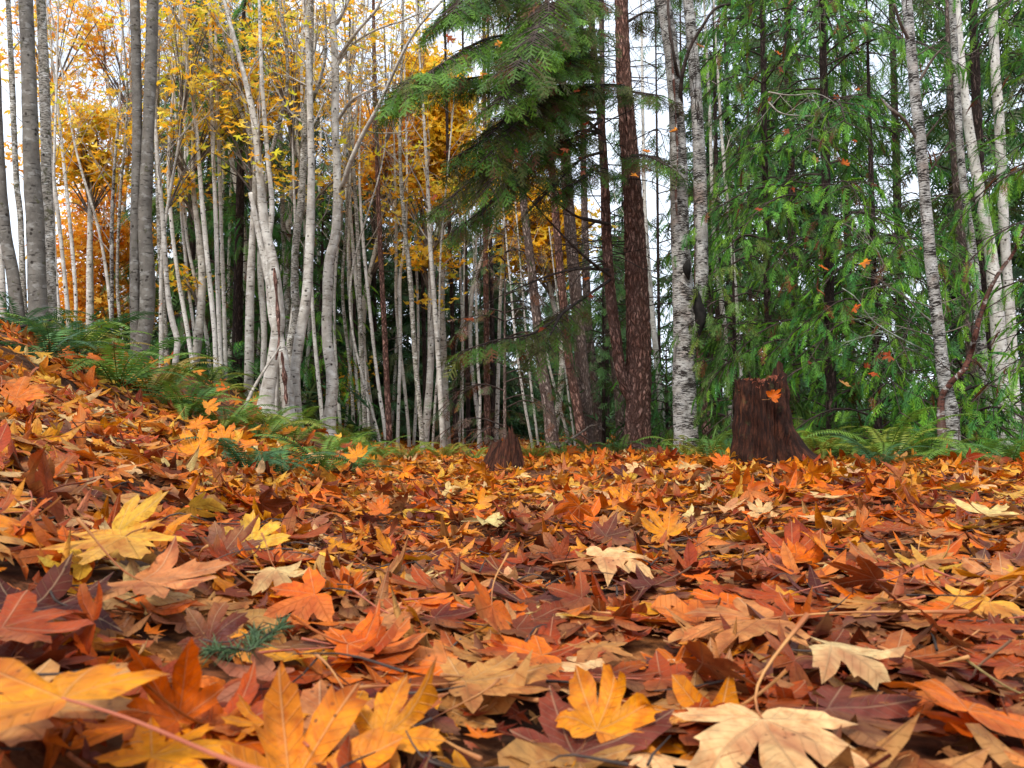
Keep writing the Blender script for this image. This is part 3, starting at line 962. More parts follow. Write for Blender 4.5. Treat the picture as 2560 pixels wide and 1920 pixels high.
def bough(acc, spr, pts, r0, pal, rg, scale=0.3, step=0.16, width=0.5, hang=0.5, start=0.2, brown=0.04, wood=0, twig_r=0.006, shade=1.0, dens=1.0):
    """a limb along pts with side branchlets and sprays hanging from them"""
    pts = np.asarray(pts, float)
    L = np.linalg.norm(np.diff(pts, axis=0), axis=1).sum()
    n = max(8, int(L / 0.12))
    q = resample(pts, n)
    v, t, uv = tube(q, np.linspace(r0, r0 * 0.25, n), 5)
    acc.add(v, t, (1, 1, 1), uv, wood)
    m = max(3, int(L * (1 - start) / step * dens))
    tan = norm(np.gradient(q, axis=0))
    for i in range(m):
        f = start + (1 - start) * (i + rg.uniform(0, 1)) / m
        k = min(int(f * (n - 1)), n - 2)
        p = q[k] + (q[k + 1] - q[k]) * (f * (n - 1) - k)
        d = tan[k]
        side = norm(np.cross(d, [0, 0, 1.0])) * (1 if i % 2 else -1)
        bl = width * (1 - 0.75 * f) * rg.uniform(.7, 1.2) + 0.12
        bd = norm(d * 0.65 + side * 0.75 + np.array([0, 0, rg.uniform(-.15, .12)]))
        ns = max(1, int(bl / (scale * 0.42)))
        e = p + bd * bl + np.array([0, 0, -0.25 * bl * bl - 0.05])
        mid = (p + e) / 2 + np.array([0, 0, 0.04 * bl])
        tv, tt, tu = tube(resample([p, mid, e], 5), np.linspace(twig_r, 0.002, 5), 3, cap=False)
        acc.add(tv, tt, (1, 1, 1), tu, wood)
        for j in range(ns):
            g = (j + rg.uniform(.2, 1)) / ns
            pp = p * (1 - g) ** 2 + 2 * mid * g * (1 - g) + e * g * g
            hs = hang * rg.uniform(.4, 1.5)
            fw = norm(bd + side * 0.0 + rg.normal(0, .35, 3) + np.array([0, 0, -hs]))
            c = pal[rg.integers(0, len(pal))] * rg.uniform(.8, 1.2) * shade
            if rg.uniform() < brown:
                c = BROWNF * rg.uniform(.5, 1.1)
            spr.add(pp, fw, norm(np.array([0, 0, 1.0]) + rg.normal(0, .25, 3)), scale * rg.uniform(.7, 1.2), c)
    spr.add(q[-1], norm(tan[-1] + np.array([0, 0, -.2])), np.array([0, 0, 1.0]), scale, pal[0] * shade)

def branch_tree(acc, rg, p, d, L, r, depth, up=0.25, tips=None, ns=5, mat=0):
    """bare deciduous branching"""
    n = 6
    pts = [p]
    dd = norm(d)
    for i in range(n):
        dd = norm(dd + rg.normal(0, 0.11, 3) + np.array([0, 0, up * 0.28]))
        pts.append(pts[-1] + dd * L / n)
    pts = np.array(pts)
    v, t, uv = tube(pts, np.linspace(r, r * 0.35, len(pts)), ns if depth > 0 else 3, cap=False)
    acc.add(v, t, (1, 1, 1), uv, mat)
    if tips is not None:
        tips.append(pts[-1])
        tips.append(pts[3])
    if depth > 0:
        for i in range(int(rg.integers(2, 5))):
            k = int(rg.integers(2, n + 1))
            a = norm(dd + rg.normal(0, 0.6, 3))
            branch_tree(acc, rg, pts[k], a, L * rg.uniform(.4, .65), r * 0.45, depth - 1, up, tips, ns, mat)

YEL = np.array([(0.98, 0.64, 0.05), (0.98, 0.56, 0.03), (0.97, 0.72, 0.12), (0.96, 0.46, 0.03), (0.72, 0.66, 0.05)])
YELB = np.array([(0.98, 0.64, 0.035), (0.98, 0.57, 0.03), (0.98, 0.71, 0.06)])
ORG = np.array([(0.98, 0.56, 0.06), (0.97, 0.48, 0.04), (0.97, 0.64, 0.10), (0.92, 0.38, 0.03)])

def leaf_cluster(pos, n, spread, size, pal, rg, flat=0.35, out=None):
    pos = np.asarray(pos)
    N_ = n
    p = pos + rg.normal(0, 1, (N_, 3)) * np.array([spread, spread, spread * 0.45])
    nrm = norm(np.stack([rg.normal(0, flat, N_), rg.normal(-0.35, flat, N_), np.ones(N_)], -1))
    sc = rg.uniform(.6, 1.15, N_) * size
    R = rot_from_normal(nrm, rg.uniform(0, 6.28, N_), sc)
    c = pal[rg.integers(0, len(pal), N_)] * rg.uniform(.8, 1.1, (N_, 1))
    out.append((R, p, c))

def dump_clusters(acc, out, protos, mat, rg):
    if not out:
        return
    R = np.concatenate([o[0] for o in out])
    p = np.concatenate([o[1] for o in out])
    c = np.concatenate([o[2] for o in out])
    k = rg.integers(0, len(protos), len(p))
    for i in range(len(protos)):
        q = k == i
        acc.scatter(protos[i], R[q], p[q], c[q], mat)

# ------------------------------------------------------------------ trunks measured in the photograph (u, v, width) at depth D
def trunk_path(spec, D, extend=1.6, dy_top=0.0):
    """world points from below the ground up past the top of the frame, with radii"""
    spec = sorted(spec, key=lambda s: -s[1])
    pts, rad = [], []
    for (u, v, wd) in spec:
        p = P(u, v, D)
        pts.append(p)
        rad.append(0.5 * wd / F * D / math.sqrt(1 + ((u - 1280) / F) ** 2))
    pts = np.array(pts)
    rad = np.array(rad)
    if dy_top:
        pts[:, 1] += dy_top * (pts[:, 2] - pts[0, 2])
    gz = float(ground(pts[0, 0], pts[0, 1]))
    if pts[0, 2] > gz + 0.02:
        dlean = (pts[0] - pts[1]) / max(pts[0, 2] - pts[1, 2], -5) if False else np.zeros(3)
        b = np.array([pts[0, 0] - 0.15 * (pts[1, 0] - pts[0, 0]) * (pts[0, 2] - gz), pts[0, 1], gz - 0.08])
        pts = np.vstack([b, pts])
        rad = np.concatenate([[rad[0] * 1.05], rad])
    base = np.array([pts[0, 0], pts[0, 1], float(ground(pts[0, 0], pts[0, 1]))])
    if extend:
        d = norm(pts[-1] - pts[-2])
        pts = np.vstack([pts, pts[-1] + d * extend * 0.5, pts[-1] + d * extend])
        rad = np.concatenate([rad, [rad[-1] * 0.92, rad[-1] * 0.75]])
    return pts, rad, base

def make_trunk(acc, pts, rad, seed, ns=14, dz=0.12, amp=0.05, ridge=0.0, nr=14, flare=0.25, mat=0):
    L = np.linalg.norm(np.diff(pts, axis=0), axis=1).sum()
    n = max(10, int(L / dz))
    q = resample(np.column_stack([pts, rad]), n)
    h = q[:, 2] - q[0, 2]
    r = np.maximum(q[:, 3], 0.003) * (1 + flare * np.exp(-h / 0.14))
    v, t, uv = tube(q[:, :3], r, ns, knobby(seed, amp, ridge, nr))
    acc.add(v, t, (1, 1, 1), uv, mat)
    return q

def decid(name, label, bark, D, spec, seed, cat='tree', group=None, twigs=8, tw_len=1.0, leaves=0, pal=YEL, vmin=None, vmax=None, extend=1.6,
          ns=12, dz=0.12, amp=0.05, leafsize=0.15, limbs=(), flare=0.4, twigmat='paletwig', low=0.35, stems=(), patches=()):
    rg = np.random.default_rng(seed)
    pts, rad, base = trunk_path(spec, D, extend)
    root = thing(name, base, label, cat, group)
    a = Acc()
    q = make_trunk(a, pts, rad, seed, ns, dz, amp, flare=flare)
    for k, sspec in enumerate(stems):
        p2, r2, _ = trunk_path(sspec, D, extend)
        # keep the foot of a second stem as given
        make_trunk(a, p2, r2, seed + 50 + k, ns, dz, amp, flare=0.1)
    a.build('trunk', M[bark], root, origin=base)
    b = Acc()
    tips = []
    zlo, zhi = q[0, 2], q[-1, 2]
    for i in range(twigs):
        f = low + (1 - low) * (i + rg.uniform(0, 1)) / max(twigs, 1)
        k = min(int(f * (len(q) - 1)), len(q) - 2)
        az = rg.uniform(0, 6.28)
        an = math.radians(rg.uniform(22, 55))
        d = np.array([math.cos(az) * math.sin(an), math.sin(az) * math.sin(an) * .8, math.cos(an)])
        branch_tree(b, rg, q[k, :3], d, tw_len * rg.uniform(.5, 1.2), min(q[k, 3] * .35, .016), 2 if rg.uniform() < .5 else 1, .25, tips, 4)
    for lb in limbs:
        lp = np.array([P(u, v, Dl) for (u, v, wd, Dl) in lb])
        lr = np.array([0.5 * wd / F * Dl for (u, v, wd, Dl) in lb])
        qq = resample(np.column_stack([lp, lr]), 16)
        v_, t_, uv_ = tube(qq[:, :3], np.maximum(qq[:, 3], .002), 7, knobby(seed + 9, .08))
        b.add(v_, t_, (1, 1, 1), uv_, 2)
        for i in range(6):
            k = int(rg.integers(4, 16))
            d = norm(np.gradient(qq[:, :3], axis=0)[k] + rg.normal(0, .5, 3))
            branch_tree(b, rg, qq[k, :3], d, rg.uniform(.3, .8), qq[k, 3] * .4, 1, .2, tips, 4)
    out = []
    if leaves and tips:
        for i in range(leaves):
            tp = tips[int(rg.integers(0, len(tips)))]
            leaf_cluster(tp, int(rg.integers(3, 9)), 0.11, leafsize, pal, rg, out=out)
    for (u, v, n_, spread) in patches:
        c0 = P(u, v, D - 0.2)
        for j in range(n_):
            leaf_cluster(c0 + rg.normal(0, spread, 3) * np.array([1, .6, .5]), 5, 0.09, leafsize, pal, rg, out=out)
    dump_clusters(b, out, CAN, 1, rg)
    if b.V:
        b.build('crown', [M[twigmat], M['canopy'], M[bark]], root, origin=base)
    return root

def big_left():
    decid('alder_tree', 'thick grey alder trunk near the left edge with a mossy companion stem against it', 'greyalder', 8.0,
          [(97, 830, 56), (93, 700, 50), (88, 560, 47), (80, 440, 45), (74, 240, 41), (64, 0, 40)], 1, twigs=2, ns=24, dz=.05, low=.7, flare=.15)
    decid('alder_tree', 'mossy knobbly alder stem close behind the thick grey trunk at left', 'rough', 8.5,
          [(130, 820, 26), (124, 560, 27), (116, 440, 27), (111, 200, 27), (101, 0, 26)], 2, twigs=3, ns=20, dz=.04, amp=.11, low=.7)
    decid('alder_tree', 'slim lichen-spotted alder just left of the thick grey trunk', 'rough', 9.0,
          [(60, 830, 18), (52, 560, 17), (40, 440, 16), (30, 200, 15), (20, 0, 14)], 3, twigs=4, ns=14, dz=.05, amp=.1, low=.6)
    decid('alder_tree', 'grey alder leaning in from the left edge of the photo', 'greyalder', 8.0,
          [(50, 840, 36), (34, 700, 34), (10, 560, 34), (-6, 340, 32), (-20, 0, 28)], 4, twigs=2, ns=20, dz=.06, low=.7)
    decid('alder_tree', 'thin pale trunk at the very left edge, lowest beside the leaning alder', 'alder', 10,
          [(12, 830, 18), (5, 700, 17), (-12, 400, 16), (-25, 0, 14)], 5, twigs=3)
    decid('alder_tree', 'pair of smooth grey alder stems crossing low down, left of the photo', 'greyalder', 9.0,
          [(348, 950, 42), (355, 864, 41), (366, 796, 40), (369, 695, 39), (362, 560, 36), (366, 440, 33), (372, 304, 32), (378, 135, 32), (382, 0, 31)],
          6, twigs=3, ns=26, dz=.05, low=.75, amp=.035,
          stems=[[(340, 900, 26), (337, 760, 26), (338, 560, 26), (343, 340, 26), (341, 170, 26), (337, 0, 26)]])
big_left()

THIN = [  # (label, D, bark, spec)
    ('broken black and white snag standing before the orange foliage at left', 12, 'birch', [(280, 850, 10), (280, 560, 10), (287, 405, 8), (297, 296, 7)], 0),
    ('pale bluish sapling with a side fork between the thick trunk and the double alder', 11, 'pale', [(189, 800, 10), (189, 730, 10), (175, 560, 10), (159, 405, 9), (145, 270, 7), (120, 60, 5)], 1),
    ('curving pale stem just right of the thick grey trunk', 10, 'alder', [(172, 830, 13), (166, 740, 12), (148, 560, 11), (128, 388, 10), (118, 150, 7)], 1),
    ('short pale stem rising beside the mossy trunk, behind the tall fern', 10, 'pale', [(150, 830, 12), (138, 660, 10), (134, 480, 8), (140, 250, 6)], 1),
    ('bowed thin grey stem in front of the orange leaves', 12, 'alder', [(282, 860, 9), (270, 712, 9), (243, 560, 8), (189, 370, 6), (150, 150, 4)], 1),
    ('dark thin stem just left of the double alder base', 12, 'rough', [(316, 900, 10), (294, 730, 9), (300, 500, 8), (318, 250, 6), (300, 0, 5)], 1),
    ('mottled stem directly right of the double alder', 11.5, 'rough', [(420, 960, 17), (419, 931, 16), (408, 762, 15), (398, 560, 14), (392, 300, 12), (400, 0, 9)], 1),
    ('pale stem with an elbow bend near its foot', 10.5, 'alder', [(434, 960, 15), (438, 910, 15), (444, 850, 15), (432, 808, 15), (419, 730, 14), (408, 560, 13), (391, 354, 10), (383, 100, 7)], 1),
    ('long curving pale stem sweeping left, first of the leaning trio', 11.5, 'pale', [(494, 985, 12), (469, 830, 12), (446, 695, 11), (429, 560, 10), (421, 405, 9), (440, 150, 6)], 1),
    ('thin pale stem in the middle of the leaning trio', 12, 'pale', [(500, 985, 9), (486, 830, 9), (473, 730, 8), (456, 560, 8), (440, 300, 6), (420, 0, 4)], 1),
    ('slender pale stem, rightmost of the leaning trio', 12, 'pale', [(528, 985, 10), (517, 847, 10), (490, 712, 9), (463, 560, 8), (448, 280, 6), (470, 20, 4)], 1),
    ('white straight stem, left one of the tight clump before dark cedars', 11, 'pale', [(542, 990, 14), (537, 847, 13), (527, 729, 13), (510, 560, 12), (489, 304, 10), (469, 169, 9), (452, 0, 7)], 1),
    ('pale stem in the middle of the tight clump before dark cedars', 11.2, 'pale', [(556, 990, 12), (546, 762, 12), (540, 560, 11), (530, 304, 10), (527, 101, 8), (520, 0, 7)], 1),
    ('brownish stem, right one of the tight clump before dark cedars', 11.4, 'alder', [(566, 990, 10), (560, 762, 10), (553, 560, 10), (545, 300, 9), (537, 0, 7)], 1),
    ('pale narrow stem beside the twisted maple base', 12, 'pale', [(655, 1000, 15), (660, 830, 16), (652, 700, 15), (646, 560, 14), (625, 400, 11), (590, 200, 8), (570, 0, 6)], 1),
    ('grey upright trunk behind the twisted maple', 13, 'rough', [(715, 1010, 16), (720, 760, 14), (708, 560, 13), (700, 300, 11), (690, 0, 8)], 1),
    ('straight thin pole right of the forked pale trunk', 11.5, 'pale', [(806, 1055, 11), (788, 864, 10), (778, 712, 9), (772, 560, 8), (780, 300, 6)], 1),
    ('thin twisting sapling just behind the bowed white trunk', 12.5, 'pale', [(850, 1060, 8), (836, 830, 8), (839, 678, 7), (850, 560, 6), (870, 300, 5)], 1),
    ('thin dotted stem right of the bowed white trunk', 12.5, 'rough', [(884, 1066, 9), (876, 931, 8), (856, 729, 8), (866, 560, 7), (875, 300, 5)], 1),
    ('slim pale pole curving toward the top among maple twigs', 13, 'pale', [(901, 1060, 9), (890, 931, 8), (873, 729, 8), (870, 560, 8), (860, 330, 6), (880, 60, 4)], 1),
    ('grey lichen-covered stem with a thinner one against it', 12, 'rough', [(912, 1060, 13), (900, 796, 12), (896, 628, 11), (884, 420, 9), (870, 200, 6)], 1),
    ('white slim stem standing between grey lichen stems', 12.5, 'pale', [(921, 1062, 9), (907, 864, 9), (883, 628, 9), (876, 450, 7), (900, 200, 5)], 1),
    ('leaning white pole left of the reddish young fir', 12, 'pale', [(963, 1080, 9), (944, 948, 9), (927, 796, 9), (907, 594, 8), (898, 400, 6), (905, 180, 4)], 1),
    ('short white stub at the foot of the reddish young fir', 12, 'pale', [(974, 1068, 7), (971, 1030, 7)], -1),
    ('white stem with a Y fork in front of the dark firs', 12.5, 'pale', [(995, 1062, 9), (1001, 864, 9), (1000, 700, 8), (1010, 620, 7), (1018, 480, 6), (1012, 200, 4)], 1),
    ('thin crooked stem crossing behind the Y-forked one', 13, 'alder', [(1022, 1085, 8), (1011, 965, 8), (990, 762, 7), (991, 594, 7), (985, 350, 5)], 1),
    ('pale knotty trunk leaning left in the middle distance, thicker than its neighbours', 11.5, 'rough', [(1056, 1104, 13), (1038, 898, 13), (1025, 695, 12), (1011, 560, 11), (1000, 380, 9), (1005, 120, 6)], 1),
    ('white straight trunk with yellow leaf tufts left of the small stump', 11.5, 'alder', [(1107, 1100, 14), (1096, 898, 13), (1084, 729, 12), (1075, 594, 11), (1066, 400, 9), (1050, 150, 6)], 2),
    ('thin wavy stem leaning on the white straight trunk', 12, 'alder', [(1082, 1105, 6), (1090, 980, 6), (1096, 898, 6), (1102, 628, 5), (1120, 420, 4)], 1),
    ('white post-like stem directly left of the small stump', 13, 'pale', [(1197, 1110, 8), (1200, 999, 7), (1194, 898, 7), (1190, 700, 6), (1192, 480, 5)], 0),
    ('straight thin pole with a whitish foot, between two dark trunks', 14, 'pale', [(1158, 1118, 5), (1157, 990, 4), (1160, 700, 4)], 0),
    ('leaning white pole, left of the pair just right of the small stump', 12, 'pale', [(1332, 1120, 7), (1310, 1000, 7), (1290, 860, 6), (1275, 700, 5)], 0),
    ('leaning white pole, right of the pair just right of the small stump', 12.4, 'pale', [(1346, 1115, 6), (1326, 950, 6), (1312, 800, 5), (1300, 650, 4)], 0),
    ('thin grey pole leaning between two reddish firs', 12.5, 'alder', [(1425, 1112, 8), (1395, 1000, 7), (1370, 900, 6), (1350, 780, 4)], 0),
    ('thin pale pole close to the leaning reddish fir', 12, 'pale', [(1438, 1115, 5), (1420, 980, 5), (1405, 850, 4)], 0),
    ('tall white alder just right of the forked fir', 12, 'pale', [(1663, 1115, 19), (1650, 980, 17), (1638, 864, 15), (1626, 729, 14), (1616, 600, 12), (1610, 450, 10), (1606, 200, 7)], 0),
    ('slim grey trunk among the green boughs right of the birch', 13, 'alder', [(1830, 1080, 14), (1812, 830, 13), (1796, 700, 12), (1783, 560, 11), (1775, 300, 8), (1760, 0, 6)], 0),
    ('thin brown trunk farther right of the birch in green foliage', 12, 'alder', [(1850, 900, 11), (1830, 620, 11), (1823, 560, 10), (1812, 430, 9), (1803, 320, 8), (1790, 100, 5)], 0),
]
for i, (label, D, bark, spec, lv) in enumerate(THIN):
    decid('slender_tree', label, bark, D, spec, 1000 + i, twigs=(0 if lv < 0 else 14 if spec[0][0] < 1150 else 6), tw_len=1.1 if lv else .7,
          leaves={-1: 0, 0: 0, 1: 13, 2: 24}[lv], extend=(0 if lv < 0 or i == 0 else 1.8), ns=10, dz=.10, amp=.09, low=.42)

decid('maple_tree', 'twisted pale maple with red-brown scarred bark at its base, beside the ferns', 'alder', 9.6,
      [(665, 1040, 46), (672, 980, 38), (688, 880, 34), (695, 800, 33), (694, 762, 31), (684, 661, 28), (662, 560, 24), (650, 439, 20), (634, 294, 16), (600, 150, 12), (560, 0, 9)],
      41, twigs=10, leaves=14, ns=22, dz=.05, amp=.09, low=.4, flare=.4, patches=[(655, 430, 4, .25), (640, 330, 4, .3), (690, 250, 4, .3)],
      stems=[[(725, 1040, 36), (712, 920, 28), (700, 850, 24), (688, 790, 16)], [(690, 860, 14), (676, 780, 14), (668, 640, 14), (680, 520, 14), (668, 380, 12), (655, 200, 10), (648, 0, 8)]])
decid('maple_tree', 'rough mossy trunk merging with the forked pale trunk, left-hand side', 'rough', 10.2,
      [(726, 960, 22), (726, 864, 21), (740, 796, 20), (736, 695, 20), (740, 600, 20), (752, 520, 20), (757, 439, 19), (763, 337, 19), (773, 202, 19), (776, 0, 18)],
      42, twigs=7, leaves=8, ns=18, dz=.045, amp=.13, low=.5,
      limbs=[[(770, 280, 9, 10.2), (800, 200, 8, 10), (815, 120, 7, 9.9), (810, 0, 6, 9.8)]])
decid('alder_tree', 'forked pale trunk curving up right of the twisted maple', 'alder', 9.9,
      [(741, 1050, 30), (738, 931, 26), (748, 850, 26), (766, 740, 25), (773, 640, 24), (776, 560, 23), (778, 430, 19), (776, 300, 16), (770, 120, 13), (760, 0, 11)],
      43, twigs=7, leaves=8, ns=20, dz=.05, amp=.06, low=.5)
decid('alder_tree', 'bowed white alder trunk with a dark-ringed neck, left of the path', 'alder', 10.5,
      [(822, 1068, 32), (830, 980, 29), (829, 931, 28), (817, 840, 27), (818, 762, 27), (823, 660, 26), (838, 590, 23), (843, 500, 21), (842, 400, 20), (838, 300, 20), (838, 169, 20), (832, 60, 18), (829, 0, 17)],
      44, twigs=5, leaves=6, ns=24, dz=.05, amp=.07, low=.5, patches=[(835, 480, 2, .2), (1000, 100, 5, .5), (960, 60, 4, .5)],
      limbs=[[(848, 480, 12, 10.5), (858, 462, 12, 10.4), (876, 405, 12, 10.2), (910, 331, 11, 10), (944, 270, 10, 9.8), (985, 180, 8, 9.6), (1011, 125, 8, 9.4), (1045, 68, 7, 9.3), (1106, 0, 6, 9.2)],
             [(843, 150, 10, 10.5), (870, 110, 9, 10.3), (900, 70, 8, 10.1), (945, 18, 7, 9.9), (960, -30, 5, 9.8)],
             [(845, 300, 9, 10.5), (876, 255, 8, 10.3), (905, 235, 6, 10.1), (945, 215, 4, 10)],
             [(845, 160, 8, 10.5), (880, 110, 7, 10.4), (940, 75, 5, 10.2), (1010, 50, 4, 10), (1080, 20, 3, 9.9)],
             [(842, 60, 9, 10.5), (858, 30, 8, 10.4), (880, -20, 7, 10.3)]])
def maple_scar():
    base = P(690, 700, 9.5)
    root = [o for o in bpy.data.objects if o.get('label', '').startswith('twisted pale maple')][0]
    a = Acc()
    for l, wd in (([(686, 670, 9.42), (690, 720, 9.41), (695, 790, 9.40), (697, 850, 9.40), (690, 900, 9.40)], .030), ([(716, 1010, 9.44), (712, 950, 9.44), (704, 880, 9.43)], .034)):
        qq = resample([P(*x) for x in l], 40)
        v, t, uv = tube(qq, wd * (0.75 + .25 * np.sin(np.linspace(0, 15, 40))) * np.sin(np.linspace(.15, 3.0, 40)) ** .5, 10, knobby(16, .25))
        a.add(v, t, (1, 1, 1), uv)
    a.build('scar', M['fir'], root, origin=np.array(root.location))
maple_scar()
# long dark slanting branches of the upper left maples
decid('maple_tree', 'dark slanting maple stems crossing the upper left', 'rough', 11.0,
      [(700, 1010, 14), (690, 780, 14), (655, 560, 14), (640, 400, 13), (600, 270, 12), (540, 180, 11), (470, 90, 10), (415, 0, 8)],
      45, twigs=12, leaves=26, ns=12, dz=.08, amp=.1, low=.4, twigmat='twig', patches=[(520, 120, 6, .5), (590, 230, 6, .4), (480, 40, 5, .5)],
      limbs=[[(655, 560, 13, 11), (670, 420, 12, 10.9), (700, 300, 11, 10.8), (720, 180, 9, 10.7), (700, 0, 8, 10.5)],
             [(640, 400, 9, 11), (610, 250, 8, 10.9), (565, 100, 7, 10.7), (500, -10, 6, 10.6)]])

# ------------------------------------------------------------------ the firs, birch and right-hand trunks
def conifer_pole(label, bark, D, spec, seed, name='fir_tree', deads=10, ns=18, dz=.06, ridge=0.0, amp=.04, deadlen=.7, group=None, extend=1.6):
    rg = np.random.default_rng(seed)
    pts, rad, base = trunk_path(spec, D, extend)
    root = thing(name, base, label, 'tree', group)
    a = Acc()
    q = make_trunk(a, pts, rad, seed, ns, dz, amp, ridge, nr=int(12 + rad[0] * 60))
    a.build('trunk', M[bark], root, origin=base)
    for i in range(deads):
        b = Acc()
        k = int(rg.uniform(.12, .98) * (len(q) - 1))
        az = rg.uniform(0, 6.28)
        d = np.array([math.cos(az), math.sin(az), rg.uniform(-.1, .35)])
        branch_tree(b, rg, q[k, :3], d, deadlen * rg.uniform(.4, 1.3), .007, 1, -0.05, None, 3)
        b.build('dead_branch', M['darktwig'], root, origin=base)
    return root

def forked_fir():
    D = 9.6
    rg = np.random.default_rng(77)
    main = [(1594, 1130, 70), (1594, 1060, 64), (1596, 1000, 62), (1597, 864, 60), (1592, 729, 57), (1586, 560, 52), (1578, 440, 45), (1570, 337, 42), (1558, 169, 36), (1553, 0, 33)]
    pts, rad, base = trunk_path(main, D, 2.5)
    root = thing('fir_tree', base, 'big reddish fir forking near its foot, with green boughs sweeping left', 'tree')
    a = Acc()
    q = make_trunk(a, pts, rad, 77, 56, .025, .04, ridge=.011, nr=26, flare=.12)
    left = [(1580, 1000, 26), (1562, 965, 27), (1548, 905, 27), (1538, 830, 27), (1526, 729, 26), (1517, 600, 24), (1511, 440, 21), (1500, 270, 18), (1489, 169, 17), (1482, 101, 15), (1478, 0, 13)]
    p2, r2, _ = trunk_path(left, D - .05, 2.0)
    q2 = resample(np.column_stack([p2[1:], r2[1:]]), 220)
    v, t, uv = tube(q2[:, :3], q2[:, 3], 30, knobby(78, .05, .007, 16))
    a.add(v, t, (1, 1, 1), uv)
    right = [(1600, 1010, 30), (1612, 960, 24), (1614, 880, 22), (1610, 780, 16)]
    p3, r3, _ = trunk_path(right, D - .07, 0)
    q3 = resample(np.column_stack([p3[1:], r3[1:]]), 60)
    v, t, uv = tube(q3[:, :3], q3[:, 3], 26, knobby(79, .05, .007, 14))
    a.add(v, t, (1, 1, 1), uv)
    a.build('trunk', M['fir'], root, origin=base)

    def pts3(l):
        return np.array([P(*x) for x in l])
    B = [
        ([(1490, 170, 9.5), (1400, 120, 8.3), (1250, 90, 7.2), (1120, 150, 6.6), (1010, 235, 6.3)], .55, 1.15),
        ([(1492, 200, 9.5), (1380, 170, 8.2), (1250, 185, 7.2), (1130, 200, 6.8), (1040, 190, 6.5), (985, 240, 6.4)], .5, 1.0),
        ([(1495, 230, 9.5), (1400, 215, 8.5), (1300, 270, 7.6), (1220, 340, 7.1), (1150, 385, 7.0)], .5, .85),
        ([(1498, 280, 9.5), (1400, 290, 8.6), (1280, 380, 7.9), (1180, 450, 7.5), (1100, 520, 7.2)], .5, .7),
        ([(1485, 60, 9.5), (1350, 20, 8.2), (1220, 0, 7.2), (1120, 40, 6.7)], .55, 1.2),
        ([(1480, -80, 9.5), (1330, -70, 7.8), (1200, -40, 7.0), (1130, 30, 6.6)], .55, 1.1),
        ([(1488, 100, 9.5), (1400, 75, 7.8), (1330, 100, 6.6), (1290, 170, 6.0)], .6, 1.2),
        ([(1480, 20, 9.5), (1420, 0, 8.0), (1360, 40, 6.8), (1330, 110, 6.2)], .55, 1.1),
        ([(1488, 150, 9.5), (1390, 150, 7.6), (1300, 200, 6.6), (1240, 260, 6.2)], .5, 1.05),
        ([(1500, 260, 9.5), (1420, 240, 8.4), (1330, 300, 7.5), (1260, 390, 7.0), (1220, 470, 6.8)], .5, .8),
        ([(1496, 210, 9.5), (1380, 230, 8.0), (1290, 310, 7.2), (1210, 400, 6.8)], .5, .8),
        ([(1502, 330, 9.5), (1400, 360, 8.6), (1300, 440, 8.0), (1210, 520, 7.7), (1130, 580, 7.5)], .45, .7),
        ([(1478, -60, 9.5), (1420, -90, 8.0), (1380, -30, 7.0), (1370, 40, 6.6)], .5, 1.0),
        ([(1500, 330, 9.5), (1440, 330, 8.8), (1350, 390, 8.2), (1260, 470, 7.8), (1200, 540, 7.6)], .4, .55),
        ([(1505, 380, 9.5), (1450, 400, 9.0), (1380, 470, 8.5), (1330, 520, 8.3)], .35, .6),
        ([(1525, 700, 9.5), (1430, 765, 8.9), (1340, 830, 8.4), (1240, 850, 8.0), (1150, 880, 7.8)], .40, .8),
        ([(1430, 765, 8.9), (1400, 790, 8.6), (1370, 850, 8.3), (1340, 890, 8.2)], .35, .7),
        ([(1560, 215, 9.4), (1500, 212, 8.6), (1440, 222, 8.1)], .3, .7),
        ([(1565, 230, 9.4), (1600, 232, 8.8), (1660, 240, 8.4)], .3, .9),
        ([(1580, 390, 9.4), (1620, 390, 8.7), (1680, 420, 8.4)], .3, .9),
        ([(1505, 410, 9.4), (1480, 430, 8.7), (1420, 465, 8.3)], .3, .9),
        ([(1560, 60, 9.6), (1620, 30, 9.8), (1690, 60, 10)], .4, .8),
        ([(1560, -40, 9.6), (1620, -80, 9.9), (1720, -20, 10.4)], .4, .8),
        ([(1552, 0, 9.6), (1500, -60, 9.6), (1440, -40, 9.6)], .4, .8),
        ([(1482, 300, 9.7), (1400, 250, 10.3), (1340, 290, 10.8)], .45, .5),
    ]
    for i, (l, wdt, sh) in enumerate(B):
        ac, s = Acc(), Sprays()
        dens = 3.2 if i in (12, 13, 14, 15) and l[0][1] > 600 else 4.6 if sh > .9 else (4.2 if sh > .75 else 3.4)
        pal = GREEN_FIR if sh > .9 else GREEN_FIR[[0, 1, 3, 3]]
        bough(ac, s, pts3(l), .022, pal, rg, scale=.19, step=.12, width=wdt, hang=.9, start=.22, brown=.05 if sh > .9 else .10, dens=dens)
        s.dump(ac, NEED, 1, rg)
        ac.build('bough', [M['darktwig'], M['fol']], root, origin=base)
    b = Acc()
    for i in range(70):
        qq = q2 if i % 3 else q
        k = int(rg.uniform(.22, .8) * (len(qq) - 1))
        az = rg.uniform(math.pi * .55, math.pi * 1.45) if rg.uniform() < .6 else rg.uniform(-1.2, 1.2)
        d = np.array([math.cos(az), math.sin(az) * .8, rg.uniform(-.25, .35)])
        branch_tree(b, rg, qq[k, :3], d, rg.uniform(.5, 1.7), .009, 1 if i % 2 else 2, -.12, None, 4)
